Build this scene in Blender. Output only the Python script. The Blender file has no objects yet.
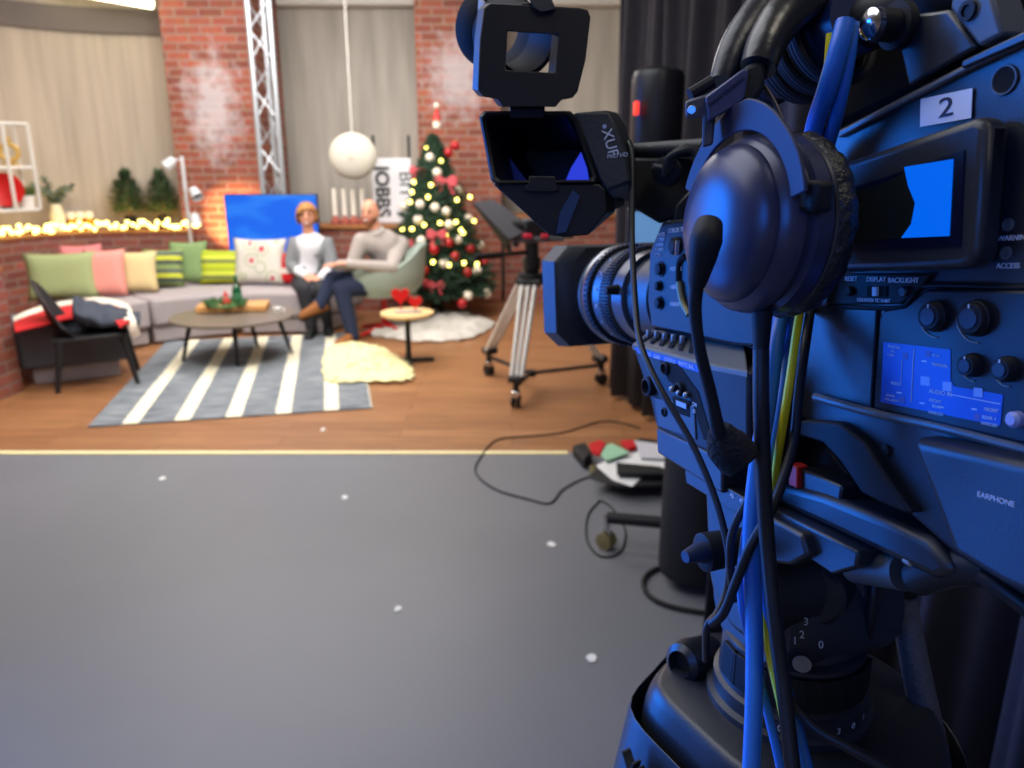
import bpy, bmesh, math, random
from mathutils import Vector as V3, Matrix, noise
random.seed(7)
sc = bpy.context.scene
C = sc.collection
PITCH = math.radians(15.9); FPX = 770.0; EYE = V3((0, 0, 1.5))
# ---------------------------------------------------------------- measuring
def ray(px, py):
    x = (px-512)/FPX; u = (384-py)/FPX
    return V3((x, math.cos(PITCH)+u*math.sin(PITCH), -math.sin(PITCH)+u*math.cos(PITCH)))
def G(px, py, z=0.0):
    r = ray(px, py); return EYE + r*((z-1.5)/r.z)
def A(px, py, Y):
    r = ray(px, py); return EYE + r*(Y/r.y)
def Q(px, py, d): return EYE + ray(px, py)*d
FW = ray(270, 275).normalized()
LF = V3((-FW.y, FW.x, 0)).normalized()
UP = (-LF).cross(FW).normalized()
PD = 0.35
def PL(px, py, l=0.0):
    r = ray(px, py); return EYE + r*(-(PD-l)/r.dot(LF))
# ---------------------------------------------------------------- materials
def lin(c):
    o = []
    for v in c:
        v /= 255.0
        o.append(v/12.92 if v <= .04045 else ((v+.055)/1.055)**2.4)
    return (*o, 1)
MATS = {}
def newmat(name):
    m = bpy.data.materials.new(name); m.use_nodes = True
    nt = m.node_tree; b = nt.nodes['Principled BSDF']
    return m, nt, b
def mat(name, col, rough=.5, metal=0., spec=.5, var=0., scale=8., bump=0., bscale=40., emit=0., ecol=None, stretch=None, trans=0., sheen=0., coat=0., ior=None):
    if name in MATS: return MATS[name]
    m, nt, b = newmat(name); N = nt.nodes; L = nt.links
    b.inputs['Base Color'].default_value = lin(col); b.inputs['Roughness'].default_value = rough
    b.inputs['Metallic'].default_value = metal; b.inputs['Specular IOR Level'].default_value = spec
    if sheen: b.inputs['Sheen Weight'].default_value = sheen
    if coat: b.inputs['Coat Weight'].default_value = coat
    if trans: b.inputs['Transmission Weight'].default_value = trans
    if ior: b.inputs['IOR'].default_value = ior
    if emit:
        b.inputs['Emission Color'].default_value = lin(ecol or col); b.inputs['Emission Strength'].default_value = emit
    tc = N.new('ShaderNodeTexCoord'); mp = N.new('ShaderNodeMapping')
    L.new(tc.outputs['Object'], mp.inputs['Vector'])
    if stretch: mp.inputs['Scale'].default_value = stretch
    n = N.new('ShaderNodeTexNoise'); n.inputs['Scale'].default_value = scale; n.inputs['Detail'].default_value = 4
    L.new(mp.outputs[0], n.inputs['Vector'])
    v = max(var, .03)
    r = N.new('ShaderNodeMapRange'); r.inputs['To Min'].default_value = 1-v; r.inputs['To Max'].default_value = 1+v
    r.inputs['From Min'].default_value = .3; r.inputs['From Max'].default_value = .7
    L.new(n.outputs['Fac'], r.inputs['Value'])
    mx = N.new('ShaderNodeVectorMath'); mx.operation = 'SCALE'; mx.inputs[0].default_value = lin(col)[:3]
    L.new(r.outputs[0], mx.inputs['Scale']); L.new(mx.outputs[0], b.inputs['Base Color'])
    if bump:
        n2 = N.new('ShaderNodeTexNoise'); n2.inputs['Scale'].default_value = bscale; n2.inputs['Detail'].default_value = 3
        L.new(mp.outputs[0], n2.inputs['Vector'])
        bp = N.new('ShaderNodeBump'); bp.inputs['Strength'].default_value = bump; bp.inputs['Distance'].default_value = .01
        L.new(n2.outputs['Fac'], bp.inputs['Height']); L.new(bp.outputs[0], b.inputs['Normal'])
    MATS[name] = m
    return m
def brick_mat(name, c1, c2, mortar, white=0., wscale=1.2, wpos=None, bw=.235, bh=.078, worn=.0):
    m, nt, b = newmat(name); N = nt.nodes; L = nt.links
    uv = N.new('ShaderNodeUVMap'); br = N.new('ShaderNodeTexBrick')
    L.new(uv.outputs[0], br.inputs['Vector'])
    br.inputs['Scale'].default_value = 1; br.inputs['Brick Width'].default_value = bw; br.inputs['Row Height'].default_value = bh
    br.inputs['Mortar Size'].default_value = .009; br.inputs['Mortar Smooth'].default_value = .3; br.inputs['Bias'].default_value = 0
    br.inputs['Color1'].default_value = lin(c1); br.inputs['Color2'].default_value = lin(c2); br.inputs['Mortar'].default_value = lin(mortar)
    col = br.outputs['Color']
    n = N.new('ShaderNodeTexNoise'); n.inputs['Scale'].default_value = 14; L.new(uv.outputs[0], n.inputs['Vector'])
    mx = N.new('ShaderNodeMix'); mx.data_type = 'RGBA'; mx.blend_type = 'MULTIPLY'; mx.inputs['Factor'].default_value = .45
    L.new(col, mx.inputs['A']); L.new(n.outputs['Color'], mx.inputs['B'])
    hs = N.new('ShaderNodeHueSaturation'); hs.inputs['Value'].default_value = 1.25; L.new(mx.outputs['Result'], hs.inputs['Color'])
    out = hs.outputs[0]
    if white:
        # flaked whitewash with a shape of its own
        geo = N.new('ShaderNodeNewGeometry'); sp = N.new('ShaderNodeVectorMath'); sp.operation = 'SUBTRACT'
        L.new(geo.outputs['Position'], sp.inputs[0]); sp.inputs[1].default_value = wpos[:3]
        ms = N.new('ShaderNodeVectorMath'); ms.operation = 'MULTIPLY'; ms.inputs[1].default_value = (1/wpos[3], 0, 1/wpos[4]); L.new(sp.outputs[0], ms.inputs[0])
        ln = N.new('ShaderNodeVectorMath'); ln.operation = 'LENGTH'; L.new(ms.outputs[0], ln.inputs[0])
        br2 = N.new('ShaderNodeTexNoise'); br2.inputs['Scale'].default_value = 9; br2.inputs['Detail'].default_value = 5; L.new(uv.outputs[0], br2.inputs['Vector'])
        ad = N.new('ShaderNodeMath'); ad.operation = 'MULTIPLY_ADD'; L.new(br2.outputs['Fac'], ad.inputs[0]); ad.inputs[1].default_value = 1.6; ad.inputs[2].default_value = 0.1
        sb = N.new('ShaderNodeMath'); sb.operation = 'SUBTRACT'; L.new(ad.outputs[0], sb.inputs[0]); L.new(ln.outputs['Value'], sb.inputs[1])
        rg = N.new('ShaderNodeMapRange'); rg.inputs['From Min'].default_value = -.1; rg.inputs['From Max'].default_value = .6; rg.inputs['To Max'].default_value = white; L.new(sb.outputs[0], rg.inputs['Value'])
        m2 = N.new('ShaderNodeMix'); m2.data_type = 'RGBA'; L.new(rg.outputs[0], m2.inputs['Factor']); L.new(out, m2.inputs['A']); m2.inputs['B'].default_value = lin((205, 200, 205)); out = m2.outputs['Result']
    L.new(out, b.inputs['Base Color']); b.inputs['Roughness'].default_value = .8
    bp = N.new('ShaderNodeBump'); bp.inputs['Strength'].default_value = .6; bp.inputs['Distance'].default_value = .01; bp.invert = True
    L.new(br.outputs['Fac'], bp.inputs['Height']); L.new(bp.outputs[0], b.inputs['Normal'])
    MATS[name] = m; return m
def plank_mat():
    m, nt, b = newmat('oak_planks'); N = nt.nodes; L = nt.links
    tc = N.new('ShaderNodeTexCoord'); br = N.new('ShaderNodeTexBrick'); L.new(tc.outputs['Object'], br.inputs['Vector'])
    br.inputs['Scale'].default_value = 1; br.inputs['Brick Width'].default_value = 1.3; br.inputs['Row Height'].default_value = .13
    br.inputs['Mortar Size'].default_value = .002; br.inputs['Color1'].default_value = lin((160, 112, 74)); br.inputs['Color2'].default_value = lin((140, 94, 60)); br.inputs['Mortar'].default_value = lin((84, 52, 32)); br.inputs['Bias'].default_value = 0
    mp = N.new('ShaderNodeMapping'); mp.inputs['Scale'].default_value = (1.2, 14, 1); L.new(tc.outputs['Object'], mp.inputs['Vector'])
    n = N.new('ShaderNodeTexNoise'); n.inputs['Scale'].default_value = 2.5; n.inputs['Detail'].default_value = 6; L.new(mp.outputs[0], n.inputs['Vector'])
    rg = N.new('ShaderNodeMapRange'); rg.inputs['From Min'].default_value = .3; rg.inputs['From Max'].default_value = .7; rg.inputs['To Min'].default_value = .78; rg.inputs['To Max'].default_value = 1.25; L.new(n.outputs['Fac'], rg.inputs['Value'])
    sc_ = N.new('ShaderNodeVectorMath'); sc_.operation = 'SCALE'; L.new(br.outputs['Color'], sc_.inputs[0]); L.new(rg.outputs[0], sc_.inputs['Scale']); L.new(sc_.outputs[0], b.inputs['Base Color'])
    b.inputs['Roughness'].default_value = .42; MATS['planks'] = m; return m
def rug_mat():
    m, nt, b = newmat('rug_wool'); N = nt.nodes; L = nt.links
    uv = N.new('ShaderNodeUVMap'); sp = N.new('ShaderNodeSeparateXYZ')
    nz = N.new('ShaderNodeTexNoise'); nz.inputs['Scale'].default_value = 40; L.new(uv.outputs[0], nz.inputs['Vector'])
    va = N.new('ShaderNodeVectorMath'); va.operation = 'SCALE'; va.inputs['Scale'].default_value = .03; L.new(nz.outputs['Color'], va.inputs[0])
    vb = N.new('ShaderNodeVectorMath'); vb.operation = 'ADD'; L.new(uv.outputs[0], vb.inputs[0]); L.new(va.outputs[0], vb.inputs[1]); L.new(vb.outputs[0], sp.inputs[0])
    # u in metres across; six fluffy cream stripes every 0.288 m
    a = N.new('ShaderNodeMath'); a.operation = 'MULTIPLY_ADD'; L.new(sp.outputs['X'], a.inputs[0]); a.inputs[1].default_value = 1/.294; a.inputs[2].default_value = -.68+10
    f = N.new('ShaderNodeMath'); f.operation = 'FRACT'; L.new(a.outputs[0], f.inputs[0])
    lt = N.new('ShaderNodeMath'); lt.operation = 'LESS_THAN'; L.new(f.outputs[0], lt.inputs[0]); lt.inputs[1].default_value = .31
    mp = N.new('ShaderNodeMapping'); mp.inputs['Scale'].default_value = (5, 60, 1); L.new(uv.outputs[0], mp.inputs['Vector'])
    n = N.new('ShaderNodeTexNoise'); n.inputs['Scale'].default_value = 1; n.inputs['Detail'].default_value = 4; L.new(mp.outputs[0], n.inputs['Vector'])
    cr = N.new('ShaderNodeValToRGB'); cr.color_ramp.elements[0].color = lin((76, 84, 96)); cr.color_ramp.elements[0].position = .35; cr.color_ramp.elements[1].color = lin((158, 163, 168)); cr.color_ramp.elements[1].position = .7
    L.new(n.outputs['Fac'], cr.inputs[0])
    mx = N.new('ShaderNodeMix'); mx.data_type = 'RGBA'; L.new(lt.outputs[0], mx.inputs['Factor']); L.new(cr.outputs[0], mx.inputs['A']); mx.inputs['B'].default_value = lin((240, 232, 205))
    L.new(mx.outputs['Result'], b.inputs['Base Color']); b.inputs['Roughness'].default_value = .95
    bp = N.new('ShaderNodeBump'); bp.inputs['Strength'].default_value = .5; bp.inputs['Distance'].default_value = .01; L.new(n.outputs['Fac'], bp.inputs['Height']); L.new(bp.outputs[0], b.inputs['Normal'])
    return m
def stripes_mat(name, cols, per, axis='Y', noise_=0.):
    m, nt, b = newmat(name); N = nt.nodes; L = nt.links
    tc = N.new('ShaderNodeTexCoord'); sp = N.new('ShaderNodeSeparateXYZ'); L.new(tc.outputs['Object'], sp.inputs[0])
    a = N.new('ShaderNodeMath'); a.operation = 'MULTIPLY'; L.new(sp.outputs[axis], a.inputs[0]); a.inputs[1].default_value = 1/per
    f = N.new('ShaderNodeMath'); f.operation = 'FRACT'; L.new(a.outputs[0], f.inputs[0])
    cr = N.new('ShaderNodeValToRGB'); cr.color_ramp.interpolation = 'CONSTANT'
    while len(cr.color_ramp.elements) < len(cols): cr.color_ramp.elements.new(.5)
    for i, c in enumerate(cols):
        cr.color_ramp.elements[i].position = i/len(cols)
    for i, c in enumerate(cols): cr.color_ramp.elements[i].color = lin(c)
    L.new(f.outputs[0], cr.inputs[0]); L.new(cr.outputs[0], b.inputs['Base Color']); b.inputs['Roughness'].default_value = .9
    MATS[name] = m; return m
# ---------------------------------------------------------------- things
def tag(o, label=None, cat=None, group=None, kind=None):
    if label: o['label'] = label
    if cat: o['category'] = cat
    if group: o['group'] = group
    if kind: o['kind'] = kind
    return o
def thing(name, label, cat, loc=(0, 0, 0), rz=0., group=None):
    o = bpy.data.objects.new(name, None); C.objects.link(o); o.location = loc; o.rotation_euler = (0, 0, rz); o.empty_display_size = .1
    return tag(o, label, cat, group)
def base_of(p):
    v = V3((0, 0, 0))
    while p is not None: v = v + V3(p.location); p = p.parent
    return v
def copy_tree(o, parent=None):
    c = o.copy(); C.objects.link(c)
    if parent: c.parent = parent
    for ch in [x for x in bpy.data.objects if x.parent == o]: copy_tree(ch, c)
    return c
class MB:
    def __init__(s): s.b = bmesh.new(); s.uv = None
    def box(s, c, size, rz=0., rot=None):
        M = Matrix.Translation(V3(c)) @ (rot.to_4x4() if rot else Matrix.Rotation(rz, 4, 'Z')) @ Matrix.Diagonal((*size, 1))
        bmesh.ops.create_cube(s.b, size=1, matrix=M); return s
    def poly(s, pts):
        vs = [s.b.verts.new(p) for p in pts]; return s.b.faces.new(vs)
    def prism(s, pts, ext):
        ext = V3(ext); a = [s.b.verts.new(V3(p)) for p in pts]; c = [s.b.verts.new(V3(p)+ext) for p in pts]; n = len(pts)
        s.b.faces.new(a); s.b.faces.new(c[::-1])
        for i in range(n): s.b.faces.new((a[i], a[(i+1) % n], c[(i+1) % n], c[i]))
        return s
    def loft(s, rings, caps=(True, True), closed=False):
        R = [[s.b.verts.new(V3(p)) for p in r] for r in rings]; n = len(R[0])
        m = len(R)
        for j in range(m if closed else m-1):
            a, c = R[j], R[(j+1) % m]
            for i in range(n):
                try: s.b.faces.new((a[i], a[(i+1) % n], c[(i+1) % n], c[i]))
                except ValueError: pass
        if not closed:
            if caps[0]: s.b.faces.new(R[0][::-1])
            if caps[1]: s.b.faces.new(R[-1])
        return s
    def lathe(s, o, axis, prof, seg=32, caps=(True, True), sx=1., sy=1., xref=None):
        # prof: (t along axis, radius)
        o = V3(o); ax = V3(axis).normalized()
        x = V3(xref) if xref else (V3((0, 0, 1)) if abs(ax.z) < .9 else V3((1, 0, 0)))
        x = (x - ax*x.dot(ax)).normalized(); y = ax.cross(x)
        rings = [[o+ax*t+(x*math.cos(2*math.pi*i/seg)*sx+y*math.sin(2*math.pi*i/seg)*sy)*max(r, 1e-5) for i in range(seg)] for t, r in prof]
        return s.loft(rings, caps)
    def tube(s, pts, r, seg=10, smooth=0, caps=True):
        pts = [V3(p) for p in pts]
        if smooth: pts = catmull(pts, smooth)
        n = len(pts); rr = r if isinstance(r, (list, tuple)) else None
        rings = []; pn = None
        for i, p in enumerate(pts):
            t = (pts[min(i+1, n-1)]-pts[max(i-1, 0)]).normalized()
            if pn is None:
                pn = t.orthogonal().normalized()
            pn = (pn - t*pn.dot(t)).normalized(); q = t.cross(pn)
            if rr:
                k = i/(n-1)*(len(rr)-1); a = int(min(k, len(rr)-2)); ra = rr[a]+(rr[a+1]-rr[a])*(k-a)
            else: ra = r
            rings.append([p+(pn*math.cos(2*math.pi*j/seg)+q*math.sin(2*math.pi*j/seg))*ra for j in range(seg)])
        return s.loft(rings, (caps, caps))
    def sphere(s, c, r, seg=16, sc_=(1, 1, 1), rot=None):
        M = Matrix.Translation(V3(c)) @ (rot.to_4x4() if rot else Matrix.Identity(4)) @ Matrix.Diagonal((r*sc_[0], r*sc_[1], r*sc_[2], 1))
        bmesh.ops.create_uvsphere(s.b, u_segments=seg, v_segments=max(6, seg*2//3), radius=1, matrix=M); return s
    def torus(s, c, axis, R, r, seg=32, s2=10):
        ax = V3(axis).normalized(); x = ax.orthogonal().normalized(); y = ax.cross(x); c = V3(c); rings = []
        for i in range(seg):
            a = 2*math.pi*i/seg; d = x*math.cos(a)+y*math.sin(a)
            rings.append([c+d*(R+r*math.cos(2*math.pi*j/s2))+ax*r*math.sin(2*math.pi*j/s2) for j in range(s2)])
        return s.loft(rings, closed=True)
    def build(s, name, m, parent=None, bevel=0., seg=2, smooth=True, uv=False, kind=None, label=None, angle=35, sub=0, world=True, wall_uv=None):
        b = s.b
        bmesh.ops.recalc_face_normals(b, faces=b.faces)
        if uv:
            L = b.loops.layers.uv.verify()
            for f in b.faces:
                n = f.normal
                if abs(n.z) > .7:
                    for l in f.loops: l[L].uv = (l.vert.co.x, l.vert.co.y)
                else:
                    t = V3((-n.y, n.x, 0)).normalized()
                    for l in f.loops: l[L].uv = (l.vert.co.dot(t), l.vert.co.z)
        off = base_of(parent) if (parent is not None and world) else V3((0, 0, 0))
        if off.length: bmesh.ops.translate(b, verts=b.verts, vec=-off)
        me = bpy.data.meshes.new(name)
        for f in b.faces: f.smooth = smooth
        b.to_mesh(me); b.free()
        if smooth: me.set_sharp_from_angle(angle=math.radians(angle))
        me.materials.append(m)
        o = bpy.data.objects.new(name, me); C.objects.link(o)
        if parent is not None: o.parent = parent
        if bevel:
            md = o.modifiers.new('bevel', 'BEVEL'); md.width = bevel; md.segments = seg; md.limit_method = 'ANGLE'; md.angle_limit = math.radians(35); md.harden_normals = False
        if sub:
            md = o.modifiers.new('sub', 'SUBSURF'); md.levels = sub; md.render_levels = sub
        if kind: o['kind'] = kind
        if label: o['label'] = label
        return o
def catmull(pts, k=6, closed=False):
    P = [V3(p) for p in pts]; n = len(P); out = []
    for i in range(n if closed else n-1):
        if closed: p0, p1, p2, p3 = P[(i-1) % n], P[i], P[(i+1) % n], P[(i+2) % n]
        else: p0, p1, p2, p3 = P[max(i-1, 0)], P[i], P[i+1], P[min(i+2, n-1)]
        for j in range(k):
            t = j/k
            out.append(.5*((2*p1)+(p2-p0)*t+(2*p0-5*p1+4*p2-p3)*t*t+(3*p1-p0-3*p2+p3)*t**3))
    if not closed: out.append(P[-1])
    return out
def solo(mb, name, m, label, cat, group=None, kind=None, base=None, **k):
    # a thing that is one mesh, origin at its base
    b = mb.b; vs = b.verts
    if base is None:
        zs = [v.co.z for v in vs]; base = V3((sum(v.co.x for v in vs)/len(vs), sum(v.co.y for v in vs)/len(vs), min(zs)))
    if k.pop('uv', False):
        bmesh.ops.recalc_face_normals(b, faces=b.faces)
        L = b.loops.layers.uv.verify()
        for f in b.faces:
            n = f.normal; t = V3((-n.y, n.x, 0)).normalized() if abs(n.z) < .7 else None
            for l in f.loops: l[L].uv = (l.vert.co.dot(t), l.vert.co.z) if t else (l.vert.co.x, l.vert.co.y)
    bmesh.ops.translate(b, verts=list(vs), vec=-V3(base))
    o = mb.build(name, m, None, **k); o.location = base
    return tag(o, label, cat, group, kind)
def struct(mb, name, m, **k):
    return mb.build(name, m, None, kind='structure', **k)
def text(s, size, origin, X, Y, m, parent, name='lettering', ext=.0002, align='LEFT', scx=1., bold=0.):
    cu = bpy.data.curves.new('t', 'FONT'); cu.body = s; cu.size = size; cu.extrude = ext; cu.align_x = align; cu.align_y = 'CENTER'; cu.offset = bold
    t = bpy.data.objects.new('t', cu); C.objects.link(t)
    X = V3(X).normalized(); Y = V3(Y); Y = (Y-X*Y.dot(X)).normalized(); Z = X.cross(Y)
    M = Matrix((X*scx, Y, Z)).transposed().to_4x4(); M.translation = V3(origin)
    bpy.context.view_layer.update()
    me = bpy.data.meshes.new_from_object(t.evaluated_get(bpy.context.evaluated_depsgraph_get()))
    me.transform(Matrix.Translation(-base_of(parent)) @ M)
    bpy.data.objects.remove(t); bpy.data.curves.remove(cu)
    me.materials.clear(); me.materials.append(m); me.name = name
    o = bpy.data.objects.new(name, me); C.objects.link(o); o.parent = parent
    return o
def offset_path(path, d):
    out = []
    for i, p in enumerate(path):
        t = (path[min(i+1, len(path)-1)]-path[max(i-1, 0)]); n = V3((-t.y, t.x, 0)).normalized()
        out.append(p+n*d)
    return out
def wall_along(path, off0, off1, z0, z1, name, m, parent=None, kind=None, uvscale=1.):
    # solid strip following a path, brick coordinates running along the path
    a = offset_path(path, off0); c = offset_path(path, off1); b = bmesh.new(); L = b.loops.layers.uv.verify()
    s = [0.]
    for i in range(1, len(path)): s.append(s[-1]+(a[i]-a[i-1]).length)
    def q(pts, uvs):
        f = b.faces.new([b.verts.new(p) for p in pts])
        for l, w in zip(f.loops, uvs): l[L].uv = w
    Z = lambda p, z: V3((p.x, p.y, z))
    n = len(path)
    for i in range(n-1):
        q([Z(a[i], z0), Z(a[i+1], z0), Z(a[i+1], z1), Z(a[i], z1)], [(s[i], z0), (s[i+1], z0), (s[i+1], z1), (s[i], z1)])
        q([Z(c[i], z0), Z(c[i], z1), Z(c[i+1], z1), Z(c[i+1], z0)], [(s[i], z0), (s[i], z1), (s[i+1], z1), (s[i+1], z0)])
        w = abs(off1-off0)
        q([Z(a[i], z1), Z(a[i+1], z1), Z(c[i+1], z1), Z(c[i], z1)], [(s[i], 0), (s[i+1], 0), (s[i+1], w), (s[i], w)])
        q([Z(a[i], z0), Z(c[i], z0), Z(c[i+1], z0), Z(a[i+1], z0)], [(s[i], 0), (s[i], w), (s[i+1], w), (s[i+1], 0)])
    for i in (0, n-1):
        q([Z(a[i], z0), Z(a[i], z1), Z(c[i], z1), Z(c[i], z0)], [(0, z0), (0, z1), (abs(off1-off0), z1), (abs(off1-off0), z0)])
    bmesh.ops.remove_doubles(b, verts=b.verts, dist=1e-4)
    bmesh.ops.recalc_face_normals(b, faces=b.faces)
    if parent is not None: bmesh.ops.translate(b, verts=b.verts, vec=-base_of(parent))
    me = bpy.data.meshes.new(name); b.to_mesh(me); b.free(); me.materials.append(m)
    for p in me.polygons: p.use_smooth = True
    me.set_sharp_from_angle(angle=math.radians(40))
    o = bpy.data.objects.new(name, me); C.objects.link(o); o.parent = parent
    if kind: o['kind'] = kind
    return o
def box_thing(name, m, label, cat, c, size, rz=0, bevel=.004, group=None, **k):
    return solo(MB().box(c, size, rz), name, m, label, cat, group, bevel=bevel, **k)
def cushion_mesh(w, h, d, m, name='cushion', pinch=.09, n=12):
    b = bmesh.new(); grid = {}
    for sgn in (1, -1):
        for i in range(n+1):
            for j in range(n+1):
                u = -1+2*i/n; v = -1+2*j/n
                edge = max(abs(u), abs(v))
                if sgn < 0 and edge == 1: grid[(sgn, i, j)] = grid[(1, i, j)]; continue
                th = d/2*((1-u**4)*(1-v**4))**.5
                kx = 1-pinch*(1-v*v)*abs(u)**3; ky = 1-pinch*(1-u*u)*abs(v)**3
                x = u*w/2*kx; z = v*h/2*ky
                grid[(sgn, i, j)] = b.verts.new((x, -sgn*th + .008*noise.noise(V3((x*6, z*6, sgn))), z+h/2))
    for sgn in (1, -1):
        for i in range(n):
            for j in range(n):
                vs = [grid[(sgn, i, j)], grid[(sgn, i+1, j)], grid[(sgn, i+1, j+1)], grid[(sgn, i, j+1)]]
                b.faces.new(vs if sgn > 0 else vs[::-1])
    me = bpy.data.meshes.new(name); b.to_mesh(me); b.free(); me.materials.append(m)
    for p in me.polygons: p.use_smooth = True
    return me
def skin(joints, edges, radii, sub=2):
    names = list(joints); me = bpy.data.meshes.new('sk')
    me.from_pydata([tuple(joints[n]) for n in names], [(names.index(a), names.index(b)) for a, b in edges], [])
    o = bpy.data.objects.new('sk', me); C.objects.link(o)
    o.modifiers.new('s', 'SKIN').use_smooth_shade = True
    for i, n in enumerate(names):
        r = radii[n]; me.skin_vertices[0].data[i].radius = (r, r) if not isinstance(r, tuple) else r
        me.skin_vertices[0].data[i].use_root = (i == 0)
    if sub: o.modifiers.new('u', 'SUBSURF').levels = sub
    bpy.context.view_layer.update()
    r = bpy.data.meshes.new_from_object(o.evaluated_get(bpy.context.evaluated_depsgraph_get()))
    bpy.data.objects.remove(o); return r
def limbs(J, edges, rad):
    mb = MB()
    for a, b in edges:
        mb.tube([J[a], J[a].lerp(J[b], .5), J[b]], [rad[a], (rad[a]+rad[b])/2, rad[b]], 16)
    for n in {x for e in edges for x in e}: mb.sphere(J[n], rad[n]*1.01, 14)
    me = bpy.data.meshes.new('l'); bmesh.ops.recalc_face_normals(mb.b, faces=mb.b.faces); mb.b.to_mesh(me); mb.b.free(); return me
def add_mesh(mb, me):
    mb.b.from_mesh(me); bpy.data.meshes.remove(me); return mb
# ================================================================ THE STUDIO (background)
brick_a = brick_mat('red_brick', (154, 88, 72), (118, 64, 54), (140, 114, 104))
brick_p = brick_mat('whitewashed_brick', (166, 90, 70), (126, 68, 54), (156, 126, 114), white=.65, wpos=(-3.0, 8.2, 2.05, .34, .60))
brick_q = brick_mat('flaked_brick', (166, 92, 70), (128, 70, 56), (160, 130, 118), white=.6, wpos=(-.55, 8.6, 2.4, .4, .5))
concrete = mat('board_marked_concrete', (186, 180, 171), .9, var=.16, scale=1.6, stretch=(6, 6, .6), bump=.15, bscale=6)
conc_l = mat('beige_panelled_wall', (184, 170, 154), .9, var=.13, scale=1.5, stretch=(9, 9, .5))
vinyl = mat('grey_vinyl', (116, 118, 126), .42, var=.05, scale=1.5, bump=.03, bscale=5)
cream = mat('cream_strip', (235, 220, 170), .6)
white = mat('white_paint', (225, 222, 215), .5)
whitem = mat('white_metal', (200, 202, 205), .35)
alu = mat('brushed_aluminium', (190, 195, 202), .35, metal=.7)
oak = mat('pale_oak', (205, 150, 90), .5, var=.12, scale=6, stretch=(1, 8, 8))
oakd = mat('counter_oak', (150, 95, 50), .5, var=.12, scale=6)
black = mat('black_lacquer', (22, 22, 26), .6)
blackm = mat('black_powder_coat', (28, 29, 33), .5)
rubber = mat('black_rubber', (18, 18, 19), .7)
chrome = mat('bright_chrome', (210, 210, 215), .15, metal=1)
sofa_m = mat('grey_sofa_fabric', (164, 154, 156), .95, var=.06, scale=60, bump=.15, bscale=150)
darkf = mat('charcoal_fabric', (86, 88, 96), .95, var=.08, scale=60)
red = mat('red_felt', (196, 20, 28), .85)
redg = mat('red_gloss', (200, 24, 22), .35)
leafd = mat('dark_needles', (38, 66, 46), .8, var=.35, scale=9)
wax = mat('white_wax', (240, 232, 220), .5)

def rect_struct(name, c, s, m, uv=False): return struct(MB().box(c, s), name, m, uv=uv)
rect_struct('floor', (-1.5, 1.0, -.05), (9.4, 5.84, .1), vinyl)
rect_struct('floor_stage', (-1.5, 6.66, -.05), (9.4, 5.48, .1), plank_mat())
struct(MB().box((-2.9, 3.9, .003), (6.4, .045, .006)), 'trim_1', cream)
rect_struct('wall_back', (-1.2, 9.45, 1.7), (10.0, .1, 3.4), concrete)
rect_struct('ceiling', (-1.5, 3.6, 3.45), (9.4, 11.8, .1), mat('ceiling_white', (196, 190, 178), .9))
rect_struct('wall_right', (3.15, 3.6, 1.7), (.1, 11.8, 3.4), concrete)
rect_struct('wall_front', (-1.5, -2.25, 1.7), (9.4, .1, 3.4), concrete)
rect_struct('wall_left_side', (-6.15, 3.6, 1.7), (.1, 11.8, 3.4), concrete)
struct(MB().box((-.4, 9.28, 3.22), (6.6, .22, .1)), 'trim_2', white, bevel=.01)
struct(MB().box((-.4, 8.7, 3.33), (6.6, .06, .1)), 'trim_3', whitem, bevel=.01)

lowp = catmull([(-3.37, 5.10, 0), (-3.85, 5.16, 0), (-4.35, 5.6, 0), (-4.62, 6.3, 0), (-4.66, 7.0, 0), (-4.5, 7.5, 0), (-4.12, 7.83, 0), (-3.6, 7.97, 0), (-3.28, 8.0, 0)], 8)
# brick ledge wall curling round the sofa
lw = thing('brick_ledge_wall', 'low curved red brick wall behind the sofa, its ledge carrying the fairy lights', 'wall', (-4.3, 5.6, 0))
wall_along(lowp[:-1], .0, .34, 0, .83, 'brickwork', brick_a, lw)
wall_along(lowp[12:-1], .34, .55, 0, .83, 'ledge_back', brick_a, lw)
wall_along(lowp[:-1], -.012, .33, .83, .852, 'wooden_ledge', oakd, lw)
wall_along(lowp[14:-1], .33, .54, .83, .852, 'wooden_ledge', oakd, lw)
upp = [p for p in lowp[22:]]+[V3((-3.1, 8.02, 0))]
wall_along(upp, .55, .65, 0, 3.38, 'wall_left', conc_l, None, 'structure')
wall_along(upp, .50, .55, 2.77, 3.0, 'trim_4', mat('grey_cornice', (112, 102, 98), .8), None, 'structure')
solo(MB().box((-3.0, 8.68, 1.7), (.88, .96, 3.38)), 'brick_pillar', brick_p, 'broad red brick pillar with a flaked white patch, behind the white spot lamp', 'pillar', uv=True, smooth=False)
solo(MB().box((-.56, 9.0, 1.7), (.88, .78, 3.38)), 'brick_pillar', brick_q, 'brick pillar behind the Christmas tree', 'pillar', uv=True, smooth=False)
def counter(x0, x1, y0, y1, z, label):
    t = thing('brick_counter', label, 'counter', ((x0+x1)/2, (y0+y1)/2, 0))
    MB().box(((x0+x1)/2, (y0+y1)/2, z/2-.02), (x1-x0, y1-y0, z-.04)).build('brickwork', brick_a, t, uv=True, smooth=False)
    MB().box(((x0+x1)/2, (y0+y1)/2, z-.018), (x1-x0+.04, y1-y0+.05, .036)).build('wooden_top', oakd, t, bevel=.004)
counter(-2.53, -1.05, 8.08, 8.45, .9, 'brick counter with wooden top between the television and the tree, carrying four candles')
counter(-.08, 1.5, 8.65, 9.1, .97, 'low brick wall with wooden top right of the tree, behind the tripod')

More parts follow.
